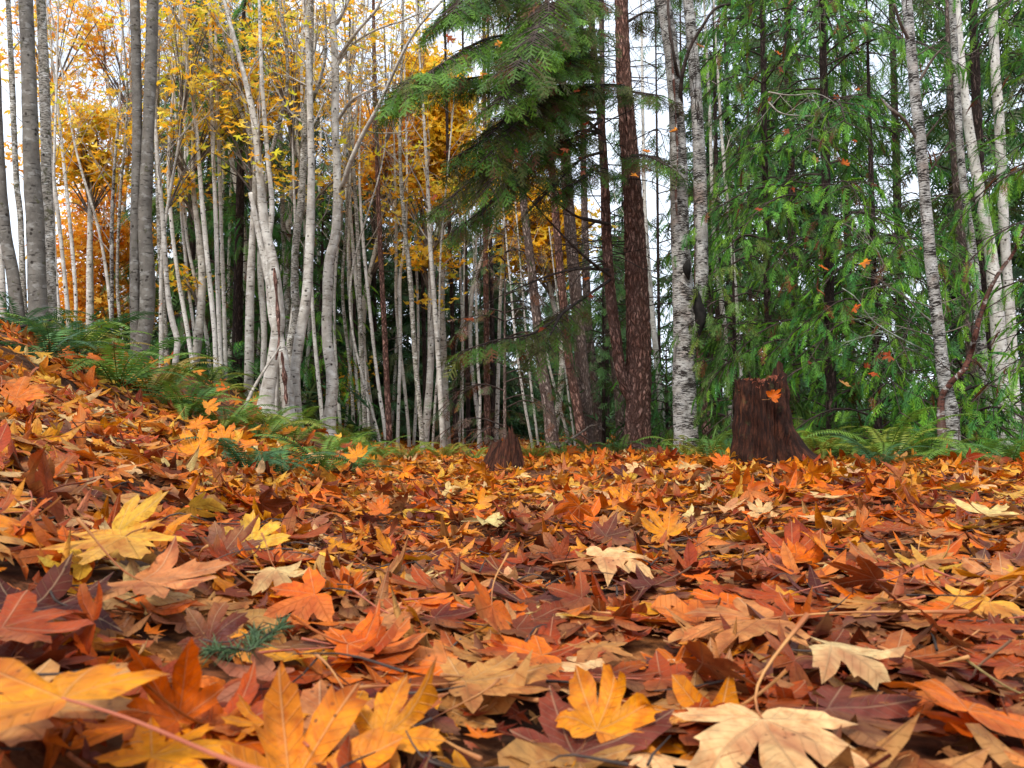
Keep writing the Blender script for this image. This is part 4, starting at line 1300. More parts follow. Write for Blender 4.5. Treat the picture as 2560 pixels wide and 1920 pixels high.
    for l in ([(1522, 675, 9.5), (1450, 672, 9), (1370, 690, 8.7), (1250, 740, 8.2)], [(1500, 330, 9.5), (1440, 290, 9), (1340, 330, 8.5), (1250, 390, 8.2)],
              [(1525, 690, 9.5), (1460, 640, 9), (1380, 560, 8.6), (1300, 470, 8.4)], [(1521, 560, 9.5), (1440, 540, 9), (1360, 480, 8.8), (1290, 440, 8.6)],
              [(1497, 150, 9.4), (1440, 130, 9), (1400, 110, 8.8)], [(1504, 300, 9.4), (1420, 360, 8.8), (1330, 400, 8.4)]):
        qq = resample(pts3(l), 20)
        v, t, uv = tube(qq, np.linspace(.022, .005, 20), 6)
        b.add(v, t, (1, 1, 1), uv)
        for j in range(9):
            k = int(rg.integers(3, 20))
            branch_tree(b, rg, qq[k], norm(np.gradient(qq, axis=0)[k] + rg.normal(0, .03, 3)) + rg.normal(0, .5, 3), rg.uniform(.2, .6), .005, 1, -.1, None, 3)
    b.build('dead_branches', M['darktwig'], root, origin=base)
forked_fir()

conifer_pole('leaning pink-grey fir right of the small stump', 'firpale', 10.8, [(1382, 1120, 34), (1370, 1010, 29), (1354, 914, 26), (1338, 760, 23), (1325, 640, 21), (1312, 540, 19), (1305, 440, 17), (1300, 250, 13), (1296, 0, 9)], 51, deads=12, ridge=.005, ns=32, dz=.04)
conifer_pole('leaning reddish fir, second to the right of the small stump', 'fir', 10.9, [(1458, 1115, 26), (1440, 1000, 24), (1420, 880, 21), (1403, 700, 20), (1391, 560, 19), (1380, 430, 17), (1370, 200, 13), (1366, 0, 10)], 52, deads=12, ridge=.005, ns=28, dz=.04)
conifer_pole('thick pale furrowed fir left of the forked fir', 'firpale', 11.4, [(1470, 1112, 38), (1462, 1000, 34), (1452, 880, 32), (1440, 740, 31), (1428, 600, 29), (1416, 440, 27), (1406, 200, 22), (1400, 0, 18)], 53, deads=10, ridge=.006, ns=36, dz=.04)
conifer_pole('furrowed pinkish fir just behind the thick pale one, short view of its base', 'firpale', 12.5, [(1502, 1110, 24), (1487, 965, 22), (1470, 800, 20), (1462, 560, 17), (1455, 200, 13)], 54, deads=6, ridge=.005, ns=26, dz=.05)
conifer_pole('pale fir seen between the two stems of the forked fir', 'firpale', 12.5, [(1556, 1110, 29), (1548, 1000, 25), (1530, 840, 20), (1516, 660, 18), (1510, 500, 16), (1505, 200, 11)], 55, deads=6, ridge=.005, ns=26, dz=.05)
conifer_pole('reddish trunk hidden behind the right side of the white birch', 'fir', 11.0, [(1770, 1115, 24), (1756, 960, 19), (1746, 820, 17), (1742, 600, 15), (1738, 300, 12)], 56, deads=5, ridge=.004, ns=24, dz=.05)
conifer_pole('young reddish fir with stub branches among the white poles', 'fir', 12.0, [(972, 1075, 15), (966, 930, 14), (958, 762, 13), (950, 600, 12), (944, 440, 11), (938, 200, 8), (934, 0, 6)], 57, deads=26, deadlen=.45, ns=14, ridge=.003)
for (u, wd, D, lean, lab) in [(1140, 13, 13.5, -18, 'dark red-brown fir trunk left of the small stump'), (1172, 12, 14.5, -10, 'dark narrow fir trunk nearer the small stump'),
                              (1219, 18, 14, -6, 'dark fir trunk right behind the small stump'), (1520, 12, 16, -8, 'distant thin brown fir behind the forked fir'),
                              (890, 12, 15, -10, 'grey-brown conifer trunk behind the white poles'), (1710, 10, 17, -6, 'far thin trunk seen in the bright gap left of the birch'),
                              (1235, 14, 17, -10, 'far brown trunk in the shade behind the small stump'), (1880, 12, 15, -8, 'thin brown trunk behind the large stump'),
                              (940, 10, 17, -5, 'far dark trunk behind the leaning white pole'), (1065, 12, 16, -12, 'dark trunk behind the knotty leaning trunk')]:
    conifer_pole(lab, 'dark' if wd < 17 else 'fir', D, [(u, 1112 if u > 1100 else 1075, wd), (u + lean * .5, 800, wd * .85), (u + lean, 500, wd * .7), (u + lean * 1.5, 100, wd * .5)], 600 + u, deads=22, ns=10, dz=.12, deadlen=.9)

def white_birch():
    D = 8.6
    rg = np.random.default_rng(88)
    main = [(1716, 1130, 66), (1714, 1080, 60), (1710, 960, 57), (1711, 864, 56), (1708, 760, 54), (1706, 700, 52), (1700, 600, 47), (1698, 480, 44), (1696, 400, 43), (1690, 270, 38), (1680, 150, 36), (1668, 60, 38), (1655, 0, 40)]
    pts, rad, base = trunk_path(main, D, 2.0)
    root = thing('birch_tree', base, 'large white birch with peeling bark, two stems joining above a black scar', 'tree')
    a = Acc()
    make_trunk(a, pts, rad, 88, 48, .025, .05, ridge=.003, nr=9, flare=.12)
    a.build('trunk', M['birch'], root, origin=base)
    st = [(1722, 860, 26), (1738, 800, 27), (1748, 745, 28), (1754, 690, 33), (1754, 600, 33), (1752, 500, 33), (1747, 371, 31), (1738, 202, 29), (1728, 80, 28), (1720, 0, 27)]
    p2, r2, _ = trunk_path(st, D - .03, 2.0)
    q2 = resample(np.column_stack([p2[1:], r2[1:]]), 200)
    v, t, uv = tube(q2[:, :3], q2[:, 3], 36, knobby(89, .05, .003, 9))
    a2 = Acc()
    a2.add(v, t, (1, 1, 1), uv)
    a2.build('stem', M['birch'], root, origin=base)
    # black rotten scars
    sc = Acc()
    for l, wds in (([(1748, 840, D - .14), (1752, 800, D - .16), (1745, 755, D - .16), (1738, 720, D - .13)], [.010, .066, .060, .012]),
                   ([(1722, 700, D - .16), (1718, 672, D - .17), (1722, 650, D - .15)], [.012, .052, .014])):
        qq = resample(np.column_stack([[P(*x) for x in l], wds]), 22)
        v, t, uv = tube(qq[:, :3], qq[:, 3], 14, knobby(5, .25))
        sc.add(v, t, (1, 1, 1), uv)
    sc.build('scar', M['char'], root, origin=base)
    cr = Acc()
    cl = [(1668, 10, D - .155), (1674, 90, D - .165), (1684, 200, D - .17), (1690, 300, D - .175), (1694, 400, D - .19), (1690, 470, D - .19), (1692, 540, D - .19)]
    qq = resample([P(*x) for x in cl], 60)
    v, t, uv = tube(qq, .009 + .006 * np.sin(np.linspace(0, 22, 60)), 6, knobby(15, .3))
    cr.add(v, t, (1, 1, 1), uv)
    cr.build('crack', M['red'], root, origin=base)
    lb = Acc()
    for l, r in (([(1700, 270, D), (1705, 190, D - .2), (1725, 120, D - .3), (1760, 60, D - .4), (1790, 20, D - .4), (1830, 10, D - .3)], .028),
                 ([(1700, 210, D), (1685, 140, D - .2), (1672, 40, D - .2), (1670, -60, D - .2)], .022)):
        qq = resample([P(*x) for x in l], 24)
        v, t, uv = tube(qq, np.linspace(r, r * .4, 24), 8, knobby(6, .15))
        lb.add(v, t, (1, 1, 1), uv)
    for i in range(24):
        k = int(rg.uniform(.3, 1) * 198)
        az = rg.uniform(0, 6.28)
        branch_tree(lb, rg, q2[k, :3], np.array([math.cos(az), math.sin(az) * .6, .3]), rg.uniform(.3, .9), .007, 1, .05, None, 3)
    lb.build('branch', M['darktwig'], root, origin=base)
white_birch()

def right_birch(label, D, spec, seed, bark='birch', limbs=(), twigs=10):
    rg = np.random.default_rng(seed)
    pts, rad, base = trunk_path(spec, D, 2.0)
    root = thing('birch_tree', base, label, 'tree')
    a = Acc()
    q = make_trunk(a, pts, rad, seed, 26, .035, .075)
    a.build('trunk', M[bark], root, origin=base)
    for l in limbs:
        b = Acc()
        qq = resample([P(u, v, d) for (u, v, wd, d) in l], 20)
        rr = np.interp(np.linspace(0, 1, 20), np.linspace(0, 1, len(l)), [0.5 * x[2] / F * x[3] for x in l])
        v, t, uv = tube(qq, rr, 7, knobby(seed + 3, .15))
        b.add(v, t, (1, 1, 1), uv)
        b.build('branch', M['twig'], root, origin=base)
    for i in range(twigs):
        b = Acc()
        k = int(rg.uniform(.15, .95) * (len(q) - 1))
        az = rg.uniform(0, 6.28)
        branch_tree(b, rg, q[k, :3], np.array([math.cos(az), math.sin(az) * .5, rg.uniform(.2, .9)]), rg.uniform(.25, .8), .006, 1, .1, None, 3)
        b.build('twig', M['twig'], root, origin=base)
right_birch('slim flaky birch leaning left in front of the cedars at right', 6.7,
            [(2378, 1040, 38), (2368, 990, 36), (2358, 930, 34), (2344, 800, 33), (2330, 680, 32), (2318, 560, 32), (2308, 440, 30), (2299, 330, 29), (2290, 250, 28), (2280, 150, 27), (2270, 40, 27), (2266, 0, 27)], 91,
            limbs=[[(2290, 345, 8, 6.7), (2262, 300, 7, 6.6), (2225, 270, 6, 6.5), (2202, 245, 3, 7.7)], [(2275, 105, 8, 6.7), (2252, 60, 8, 6.6), (2235, 10, 6, 6.5)],
                   [(2300, 200, 8, 6.7), (2330, 150, 7, 6.6), (2360, 115, 3, 6.5)], [(2312, 345, 6, 6.7), (2340, 310, 4, 6.6), (2365, 275, 3, 6.5)],
                   [(2325, 430, 6, 6.7), (2350, 390, 5, 6.6), (2372, 355, 3, 6.5)]])
right_birch('darker flaky birch, second from the right edge behind the red limb', 8.8,
            [(2480, 1080, 32), (2470, 1016, 30), (2454, 864, 26), (2440, 700, 23), (2426, 594, 22), (2414, 500, 21), (2402, 390, 20), (2393, 236, 19), (2384, 80, 18), (2380, 0, 17)], 92)
decid('alder_tree', 'broad smooth white trunk at the right edge behind cedar sprays', 'pale', 9.5,
      [(2508, 1030, 42), (2500, 900, 40), (2488, 740, 38), (2476, 628, 34), (2460, 540, 31), (2440, 430, 28), (2420, 304, 26), (2403, 169, 24), (2390, 0, 22)], 93, twigs=3, ns=26, dz=.06, low=.7, amp=.03)
decid('alder_tree', 'second smooth white trunk touching the right edge trunk', 'pale', 9.8,
      [(2536, 1020, 32), (2526, 800, 28), (2512, 600, 27), (2502, 400, 27), (2498, 300, 28), (2488, 169, 27), (2480, 0, 26)], 94, twigs=3, ns=22, dz=.06, low=.7, amp=.04)
conifer_pole('grey furrowed trunk between the flaky birches at right', 'firpale', 10.5, [(2444, 1040, 30), (2430, 900, 28), (2417, 760, 27), (2400, 560, 24), (2380, 300, 20), (2370, 0, 16)], 95, deads=14, ridge=.004, ns=28)

def red_limb():
    l = [(2352, 1010, 16, 6.65), (2374, 960, 14, 6.60), (2409, 924, 13, 6.55), (2428, 880, 12, 6.55), (2438, 840, 12, 6.45), (2452, 785, 11, 6.45), (2470, 735, 11, 6.40), (2487, 700, 10, 6.35), (2510, 665, 10, 6.35), (2532, 635, 9, 6.35), (2560, 575, 9, 6.25), (2610, 500, 7, 6.15)]
    base = P(2362, 1010, 6.6)
    base[2] = float(ground(base[0], base[1]))
    pts = np.array([[base[0] - .02, base[1], base[2] - .05]] + [P(u, v, d) for u, v, wd, d in l])
    rr = np.array([.04] + [0.5 * wd / F * d for u, v, wd, d in l])
    root = thing('leaning_tree', base, 'dark red crooked stem with peeling bark curving up to the right edge', 'tree')
    q = resample(np.column_stack([pts, rr]), 120)
    v, t, uv = tube(q[:, :3], q[:, 3], 18, knobby(12, .16))
    a = Acc()
    a.add(v, t, (1, 1, 1), uv)
    a.build('trunk', M['red'], root, origin=base)
    b = Acc()
    rg = np.random.default_rng(4)
    for k in (40, 55, 70, 85, 100):
        branch_tree(b, rg, q[k, :3], norm([rg.normal(0, 1), -.3, .4]), .35, .006, 1, .1, None, 4)
    b.build('branch', M['darktwig'], root, origin=base)
red_limb()

# ------------------------------------------------------------------ cedars and hemlocks with full crowns
def auto_conifer(label, name, D, u_base, height, pal, protos, seed, r0=.10, nb=46, z0=.5, blen=1.4, scale=.26, lean=0.0, hang=.8, brown=.03, bark='dark', v_base=1080,
                 width=.5, az_range=(0, 6.28), up=.1, droop=.35, dens=1.0, shade=1.0, group=None, zmax=None, taper=.75):
    rg = np.random.default_rng(seed)
    p = P(u_base, v_base, D)
    gz = float(ground(p[0], p[1]))
    base = np.array([p[0], p[1], gz])
    pts = np.array([[base[0], base[1], gz - .1], [base[0] + lean * .3, base[1], gz + height * .33], [base[0] + lean * .7, base[1], gz + height * .66], [base[0] + lean, base[1], gz + height]])
    root = thing(name, base, label, 'tree', group)
    a = Acc()
    q = make_trunk(a, pts, np.array([r0, r0 * .8, r0 * .5, r0 * .12]), seed, 16, .12, .05, ridge=.003)
    a.build('trunk', M[bark], root, origin=base)
    ac, s = Acc(), Sprays()
    for i in range(nb):
        f = (i + rg.uniform(0, 1)) / nb
        z = z0 + f * ((zmax or height) - z0)
        k = min(int(z / height * (len(q) - 1)), len(q) - 1)
        c0 = q[k, :3]
        az = rg.uniform(*az_range)
        L = blen * (1 - taper * z / height) * rg.uniform(.65, 1.25) + .15
        d = np.array([math.cos(az), math.sin(az), 0])
        pts_ = [c0, c0 + d * L * .35 + np.array([0, 0, up * L]), c0 + d * L * .7 + np.array([0, 0, (up - droop * .4) * L]), c0 + d * L + np.array([0, 0, (up * .3 - droop) * L])]
        bough(ac, s, pts_, .012, pal, rg, scale=scale, step=.15, width=width, hang=hang, start=.12, brown=brown, dens=dens, shade=shade * rg.uniform(.8, 1.2))
    s.dump(ac, protos, 1, rg)
    ac.build('crown', [M['darktwig'], M['fol']], root, origin=base)
    return root

auto_conifer('dense green cedar behind and right of the large stump', 'cedar_tree', 8.4, 2080, 8.5, GREEN_CED, CED, 201, r0=.06, nb=66, z0=.35, blen=1.45, scale=.21, brown=.06, zmax=6.6, taper=.35, dens=1.1)
auto_conifer('bright cedar left of the slim birch, its sprays drooping to the ferns', 'cedar_tree', 7.9, 2195, 5.2, GREEN_CED, CED, 202, r0=.04, nb=34, z0=.25, blen=.95, scale=.19, brown=.05, zmax=2.4, taper=.3)
auto_conifer('cedar with bright sprays between the birch and the large stump', 'cedar_tree', 9.6, 1925, 9.0, GREEN_CED, CED, 203, r0=.05, nb=46, z0=.6, blen=1.1, scale=.21, brown=.04, zmax=7, taper=.35)
auto_conifer('cedar at the right edge with yellow-green sprays over the white trunks', 'cedar_tree', 6.6, 2720, 8.0, GREEN_CED[[0, 2, 2, 1]], CED, 204, r0=.09, nb=34, z0=.4, blen=1.0, scale=.19, brown=.05, zmax=5, taper=.3)
auto_conifer('tall dark cedar behind the slim birch', 'cedar_tree', 11.5, 2260, 12.0, GREEN_CED[[1, 1, 3, 0]], CED, 205, r0=.07, nb=44, z0=.6, blen=1.5, scale=.24, brown=.05, zmax=9, taper=.35)
auto_conifer('hemlock with feathery boughs above the right-hand cedars', 'hemlock_tree', 10.0, 2470, 11.0, GREEN_FIR[[0, 1, 1, 3]], NEED, 206, r0=.08, nb=30, z0=2.4, blen=1.5, scale=.28, zmax=8, taper=.4, hang=1.0)
auto_conifer('tall hemlock behind the large stump reaching out of the photo', 'hemlock_tree', 12.5, 1990, 13.0, GREEN_FIR[[0, 1, 1, 3]], NEED, 207, r0=.09, nb=34, z0=2.0, blen=1.6, scale=.30, zmax=10, taper=.4, hang=1.0)
auto_conifer('young cedar with green sprays behind the tight clump of white stems', 'cedar_tree', 13.0, 590, 8.0, GREEN_CED[[0, 1, 1, 3]], CED, 208, r0=.09, nb=52, z0=.3, blen=1.6, scale=.30, zmax=7, taper=.6, v_base=1000)
auto_conifer('small bright cedar between the twisted maple and the bowed white trunk', 'cedar_tree', 13.2, 800, 4.4, GREEN_CED, CED, 209, r0=.05, nb=34, z0=.2, blen=1.0, scale=.26, taper=.6, v_base=1040)
auto_conifer('dark young hemlock left behind the pale leaning stems', 'hemlock_tree', 14.5, 470, 8.5, GREEN_FIR[[1, 1, 3, 0]], NEED, 210, r0=.09, nb=50, z0=.3, blen=1.7, scale=.36, taper=.7, v_base=1000)
auto_conifer('sparse young hemlock with dry pinkish twigs behind the small stump', 'hemlock_tree', 11.0, 1262, 3.4, np.array([(.10, .19, .05), (.17, .12, .08), (.20, .12, .09), (.09, .15, .05)]), NEED, 211, r0=.025, nb=30, z0=.3, blen=.95, scale=.15, taper=.7, brown=.3, bark='firpale', dens=.8)
auto_conifer('light green young fir behind the thick pale fir', 'hemlock_tree', 12.2, 1510, 3.6, np.array([(.10, .24, .05), (.12, .26, .06), (.08, .18, .05)]), NEED, 212, r0=.03, nb=34, z0=.9, blen=.9, scale=.19, taper=.7)
auto_conifer('small bushy conifer at the foot of the white alder', 'hemlock_tree', 11.5, 1668, 1.6, GREEN_CED[[1, 3, 0]], CED, 213, r0=.03, nb=24, z0=.1, blen=.7, scale=.24, taper=.6, v_base=1110)
auto_conifer('young cedar between the white birch and the large stump', 'cedar_tree', 8.8, 1840, 2.6, np.array([(.12, .22, .04), (.08, .18, .03), (.16, .22, .03)]), CED, 214, r0=.03, nb=26, z0=.15, blen=.75, scale=.24, taper=.6, v_base=1110)
auto_conifer('low cedar in front of the red crooked stem', 'cedar_tree', 7.2, 2410, 1.0, GREEN_CED[[0, 2, 0, 1]], CED, 215, r0=.03, nb=26, z0=.1, blen=.8, scale=.22, taper=.5, v_base=1100)
auto_conifer('bright cedar sprays beyond the bright gap right of the birch', 'cedar_tree', 13.5, 1800, 9.5, GREEN_CED, CED, 216, r0=.06, nb=28, z0=1.6, blen=1.1, scale=.24, taper=.45)

auto_conifer('thin feathery hemlock in the bright gap left of the birch', 'hemlock_tree', 13.0, 1650, 9.0, GREEN_FIR[[0, 1, 1, 3]], NEED, 217, r0=.03, nb=26, z0=.8, blen=.95, scale=.24, taper=.5, dens=.8)

# ------------------------------------------------------------------ golden maples behind
def gold_maple(label, u, D, blobs, pal, seed, size=.2, name='maple_tree', v_base=1070, r0=.07):
    """blobs: (u, v, radius px, leaves)"""
    rg = np.random.default_rng(seed)
    p = P(u, v_base, D)
    base = np.array([p[0], p[1], float(ground(p[0], p[1]))])
    root = thing(name, base, label, 'tree')
    a, b = Acc(), Acc()
    top = P(np.mean([q[0] for q in blobs]), min(q[1] for q in blobs), D)
    pts = np.array([base - [0, 0, .1], base * .65 + top * .35 + [rg.normal(0, .2), 0, 0], base * .3 + top * .7, top])
    q = make_trunk(a, pts, np.array([r0, r0 * .8, r0 * .5, r0 * .15]), seed, 10, .2, .08)
    a.build('trunk', M['alder'], root, origin=base)
    out = []
    for (bu, bv, br, nl) in blobs:
        c = P(bu, bv, D)
        R_ = br / F * D
        k = int(np.clip((c[2] - base[2]) / (top[2] - base[2]), .1, .95) * (len(q) - 1) * .8)
        for j in range(6):
            tp = c + rg.normal(0, R_ * .5, 3)
            qq = resample([q[k, :3], (q[k, :3] + tp) / 2 + [0, 0, .1], tp], 8)
            v, t, uv = tube(qq, np.linspace(r0 * .3, .004, 8), 4, cap=False)
            b.add(v, t, (1, 1, 1), uv, 0)
        ncl = max(1, nl // 9)
        for j in range(ncl):
            g = rg.normal(0, 1, 3)
            g = g / np.linalg.norm(g) * rg.uniform(0, 1) ** .45
            leaf_cluster(c + g * np.array([R_, R_ * .9, R_ * .95]), 12, .22, size * 1.15, pal, rg, flat=.55, out=out)
    dump_clusters(b, out, CANX, 1, rg)
    b.build('crown', [M['twig'], M['canopy']], root, origin=base)

gold_maple('orange-gold maple foliage low behind the thin stems at left', 260, 15, [(240, 640, 110, 900), (200, 760, 90, 600), (300, 780, 80, 500), (330, 600, 70, 300), (230, 500, 80, 350)], ORG, 301)
gold_maple('yellow maple with greenish patches left of the double alder', 220, 13.5, [(210, 360, 75, 315), (250, 300, 60, 195), (170, 420, 70, 225), (270, 420, 60, 195)], YEL, 302)
gold_maple('orange maple crown in the top left corner', 150, 16, [(140, 60, 110, 205), (140, 200, 80, 127), (30, 80, 80, 98), (60, 400, 80, 127), (250, 20, 90, 98)], ORG, 303)
gold_maple('maple with scattered orange leaves above the double alder', 330, 17, [(300, 190, 120, 154), (240, 100, 100, 112), (420, 60, 120, 210), (330, 330, 100, 140)], ORG, 304)
gold_maple('tall yellow maple crown at the top, between slanting stems', 560, 14, [(520, 60, 120, 88), (640, 80, 110, 88), (560, 220, 120, 79), (450, 180, 90, 46), (690, 170, 70, 54)], YEL, 305)
gold_maple('orange-yellow maple crown beside the rough mossy trunk', 740, 14, [(760, 70, 80, 147), (730, 200, 90, 147), (780, 260, 60, 70), (700, 30, 70, 77)], YELB, 306)
gold_maple('bright yellow maple glowing behind the sweeping fir boughs', 1120, 14.5, [(1090, 260, 85, 1870), (1110, 350, 85, 1530), (1060, 420, 70, 765), (1150, 440, 60, 595), (1070, 180, 50, 510)], YELB, 307, size=.2)
gold_maple('golden maple low between the leaning firs', 1380, 14, [(1350, 560, 75, 1120), (1400, 640, 60, 588), (1330, 640, 60, 588), (1300, 480, 55, 364), (1420, 560, 40, 280)], YELB, 308, size=.2)
gold_maple('orange maple foliage behind the long leaning limb', 940, 14, [(960, 330, 90, 294), (900, 280, 60, 125), (1010, 400, 70, 210), (930, 450, 70, 154), (1020, 560, 60, 112)], ORG, 309)
gold_maple('thin yellow maple with small leaf tufts before the dark firs', 1060, 12.5, [(1050, 640, 35, 90), (1110, 650, 30, 80), (1030, 480, 50, 110), (1130, 500, 60, 160), (1090, 760, 25, 30)], YEL, 310, size=.17)
gold_maple('small yellow-leaved bush behind the white poles', 870, 13.5, [(865, 1000, 22, 60), (880, 960, 25, 50), (895, 930, 20, 40)], YEL, 311, size=.1, v_base=1060, r0=.02)
gold_maple('maple with yellow tufts in front of the dark cedar at left', 480, 11.8, [(440, 470, 40, 90), (455, 700, 30, 60), (520, 300, 60, 90), (600, 260, 70, 110), (400, 330, 50, 60)], YEL, 312, size=.17)
gold_maple('yellow maple twigs above the slanting dark stems', 620, 11.2, [(640, 200, 70, 77), (660, 280, 50, 49), (580, 330, 50, 35), (700, 420, 50, 35)], YEL, 313, size=.18)

gold_maple('yellow maple spray high left, between the double alder and the clump', 400, 10.8, [(430, 60, 60, 49), (470, 200, 70, 49), (520, 60, 60, 43), (430, 330, 50, 27), (520, 380, 40, 18)], YEL, 314, size=.17, r0=.03)
gold_maple('yellow maple spray at the top, left of the bowed white trunk', 700, 10.9, [(680, 60, 60, 58), (720, 180, 60, 50), (640, 120, 60, 50), (800, 330, 40, 23), (890, 420, 40, 23)], YEL, 315, size=.17, r0=.03)
gold_maple('pale yellow maple twigs against the sky at the top', 960, 11.5, [(980, 60, 60, 36), (900, 120, 60, 36), (1040, 130, 60, 42), (930, 210, 40, 24)], YEL, 316, size=.13, r0=.02)

# distant thin stems behind the left stand: alike, so they share their words
def back_stems():
    rg = np.random.default_rng(31)
    protos = []
    for k in range(5):
        base = np.array([0., 0, 0])
        H = 11.0
        pts = np.array([[0, 0, -.1], [rg.normal(0, .12), 0, 2.5], [rg.normal(-.1, .25), 0, 5.5], [rg.normal(-.2, .4), 0, H]])
        root = thing('slender_tree', (0, 0, 0), 'thin pale stem standing in the crowd of far stems on the left', 'tree', 'far pale stems on the left')
        a, b = Acc(), Acc()
        q = make_trunk(a, pts, np.array([.036, .031, .024, .008]), 700 + k, 8, .2, .1)
        a.build('trunk', M['pale'], root)
        tips, out = [], []
        for i in range(16):
            kk = int(rg.uniform(.3, .95) * (len(q) - 1))
            az = rg.uniform(0, 6.28)
            branch_tree(b, rg, q[kk, :3], np.array([math.cos(az) * .5, math.sin(az) * .5, .9]), rg.uniform(.7, 1.6), .011, 1, .2, tips, 3)
        for i in range(9):
            leaf_cluster(tips[int(rg.integers(0, len(tips)))], 6, .16, .18, YEL, rg, out=out)
        dump_clusters(b, out, CANX, 1, rg)
        b.build('crown', [M['twig'], M['canopy']], root)
        protos.append(root)
    first = [True] * 5
    us = []
    tries = 0
    while len(us) < 58 and tries < 4000:
        tries += 1
        u = rg.uniform(120, 1260)
        if rg.uniform() > (1.0 if u < 950 else .6):
            continue
        us.append(u)
    for i, u in enumerate(us):
        D = rg.uniform(13, 24)
        p = P(u, 1050, D)
        z = float(ground(p[0], p[1]))
        k = i % 5
        if first[k]:
            first[k] = False
            protos[k].location = (p[0], p[1], z)
        else:
            copy_tree(protos[k], (p[0], p[1], z), rg.uniform(-.7, .7), rg.uniform(.75, 1.15))
back_stems()

# ------------------------------------------------------------------ background conifers
def back_conifers():
    rg = np.random.default_rng(41)
    protos = []
    for k in range(4):
        H = [16, 19, 14, 10][k]
        root = thing('conifer_tree', (0, 0, 0), 'dark green conifer in the background of the forest', 'tree', 'dark background conifers')
        a = Acc()
        q = make_trunk(a, np.array([[0, 0, -.2], [0, 0, H * .5], [0, 0, H]]), np.array([.17, .10, .02]), 800 + k, 8, .6, .05)
        a.build('trunk', M['dark'], root)
        ac, s = Acc(), Sprays()
        nb = 85
        for i in range(nb):
            z = [.8, 2.2, .5, .3][k] + (H - 1) * (i / nb)
            az = rg.uniform(0, 6.28)
            L = [2.6, 2.8, 2.3, 2.0][k] * (1 - .85 * z / H) * rg.uniform(.6, 1.2) + .25
            d = np.array([math.cos(az), math.sin(az), 0])
            n = max(3, int(L / .20))
            c0 = np.array([0, 0, z])
            for j in range(n):
                g = (j + rg.uniform(0, 1)) / n
                p = c0 + d * L * g + np.array([0, 0, -.28 * L * g * g + .1 * g * L])
                for sg in (-1, 1):
                    side = np.array([-d[1], d[0], 0]) * sg
                    s.add(p + side * rg.uniform(0, .3) * (1 - g) * L * .5, norm(d * .6 + side * rg.uniform(.2, 1) + np.array([0, 0, -rg.uniform(.2, 1.1)])), norm(np.array([0, 0, 1.]) + rg.normal(0, .3, 3)),
                          rg.uniform(.45, .8), GREEN_BG[rg.integers(0, 4)] * rg.uniform(.7, 1.2))
            v, t, uv = tube(np.array([c0, c0 + d * L * .5 + [0, 0, -.02 * L], c0 + d * L + [0, 0, -.18 * L]]), np.array([.02, .012, .004]), 3, cap=False)
            ac.add(v, t, (1, 1, 1), uv, 0)
        s.dump(ac, CRS, 1, rg)
        ac.build('crown', [M['darktwig'], M['fol']], root)
        protos.append(root)
    spots = []
    # (u, D, proto, scale): dark wall behind the left stems, lower at far left where the sky shows
    for u, D, k, sc in [(330, 22, 2, .42), (430, 18, 2, .55), (510, 17, 2, .62), (570, 21, 0, .5), (640, 18, 2, .55), (700, 22, 0, .42),
                        (760, 19, 2, .6), (830, 17, 3, .62), (880, 22, 0, .5), (930, 18, 2, .55), (985, 20, 0, .45), (1040, 17, 3, .62), (1080, 23, 0, .4),
                        (1150, 19, 3, .6), (1200, 25, 1, .42), (1240, 18, 3, .55), (1300, 26, 2, .4), (1400, 28, 3, .6),
                        (1540, 24, 3, .7), (1780, 18, 0, .62), (1830, 25, 1, .95), (1930, 22, 1, .8), (1985, 17, 0, .6),
                        (2130, 18, 1, .7), (2400, 22, 1, .9), (2520, 19, 0, .8),
                        (2640, 16, 1, .7), (1560, 30, 1, .62), (1250, 34, 1, .6), (1100, 36, 1, .6), (900, 34, 1, .55), (750, 36, 1, .5),
                        (600, 34, 1, .45), (450, 34, 0, .4), (250, 36, 0, .3), (100, 36, 0, .3), (-60, 25, 2, .4), (1380, 36, 1, .7), (2050, 36, 1, .8)]:
        spots.append((u, D, k, sc))
    first = [True] * 4
    for (u, D, k, sc) in spots:
        p = P(u, 1060, D)
        z = float(ground(p[0], p[1]))
        if first[k]:
            first[k] = False
            protos[k].location = (p[0], p[1], z)
            protos[k].scale = (sc,) * 3
        else:
            copy_tree(protos[k], (p[0], p[1], z), rg.uniform(0, 6.28), sc)
    # an unbroken far wood closes the horizon
    ac, s = Acc(), Sprays()
    for i in range(5200):
        an = rg.uniform(-1.0, 1.0)
        D = rg.uniform(38, 70)
        x = math.tan(an * .8) * D
        h = rg.uniform(0, 1) ** 1.4 * (3.4 + 1.4 * math.sin(x * .35))
        s.add(np.array([x, D, float(ground(x, D)) + h]), norm(rg.normal(0, 1, 3) + [0, 0, -.3]), norm(np.array([0, 0, 1.]) + rg.normal(0, .4, 3)), rg.uniform(1.0, 2.2), GREEN_BG[rg.integers(0, 4)] * rg.uniform(.5, 1.0))
    s.dump(ac, CRS, 0, rg)
    o = ac.build('distant_wood', [M['fol']])
    o['label'] = 'low dark undergrowth of the far wood closing the view between the trunks'
    o['category'] = 'woodland'
    o['kind'] = 'stuff'
back_conifers()

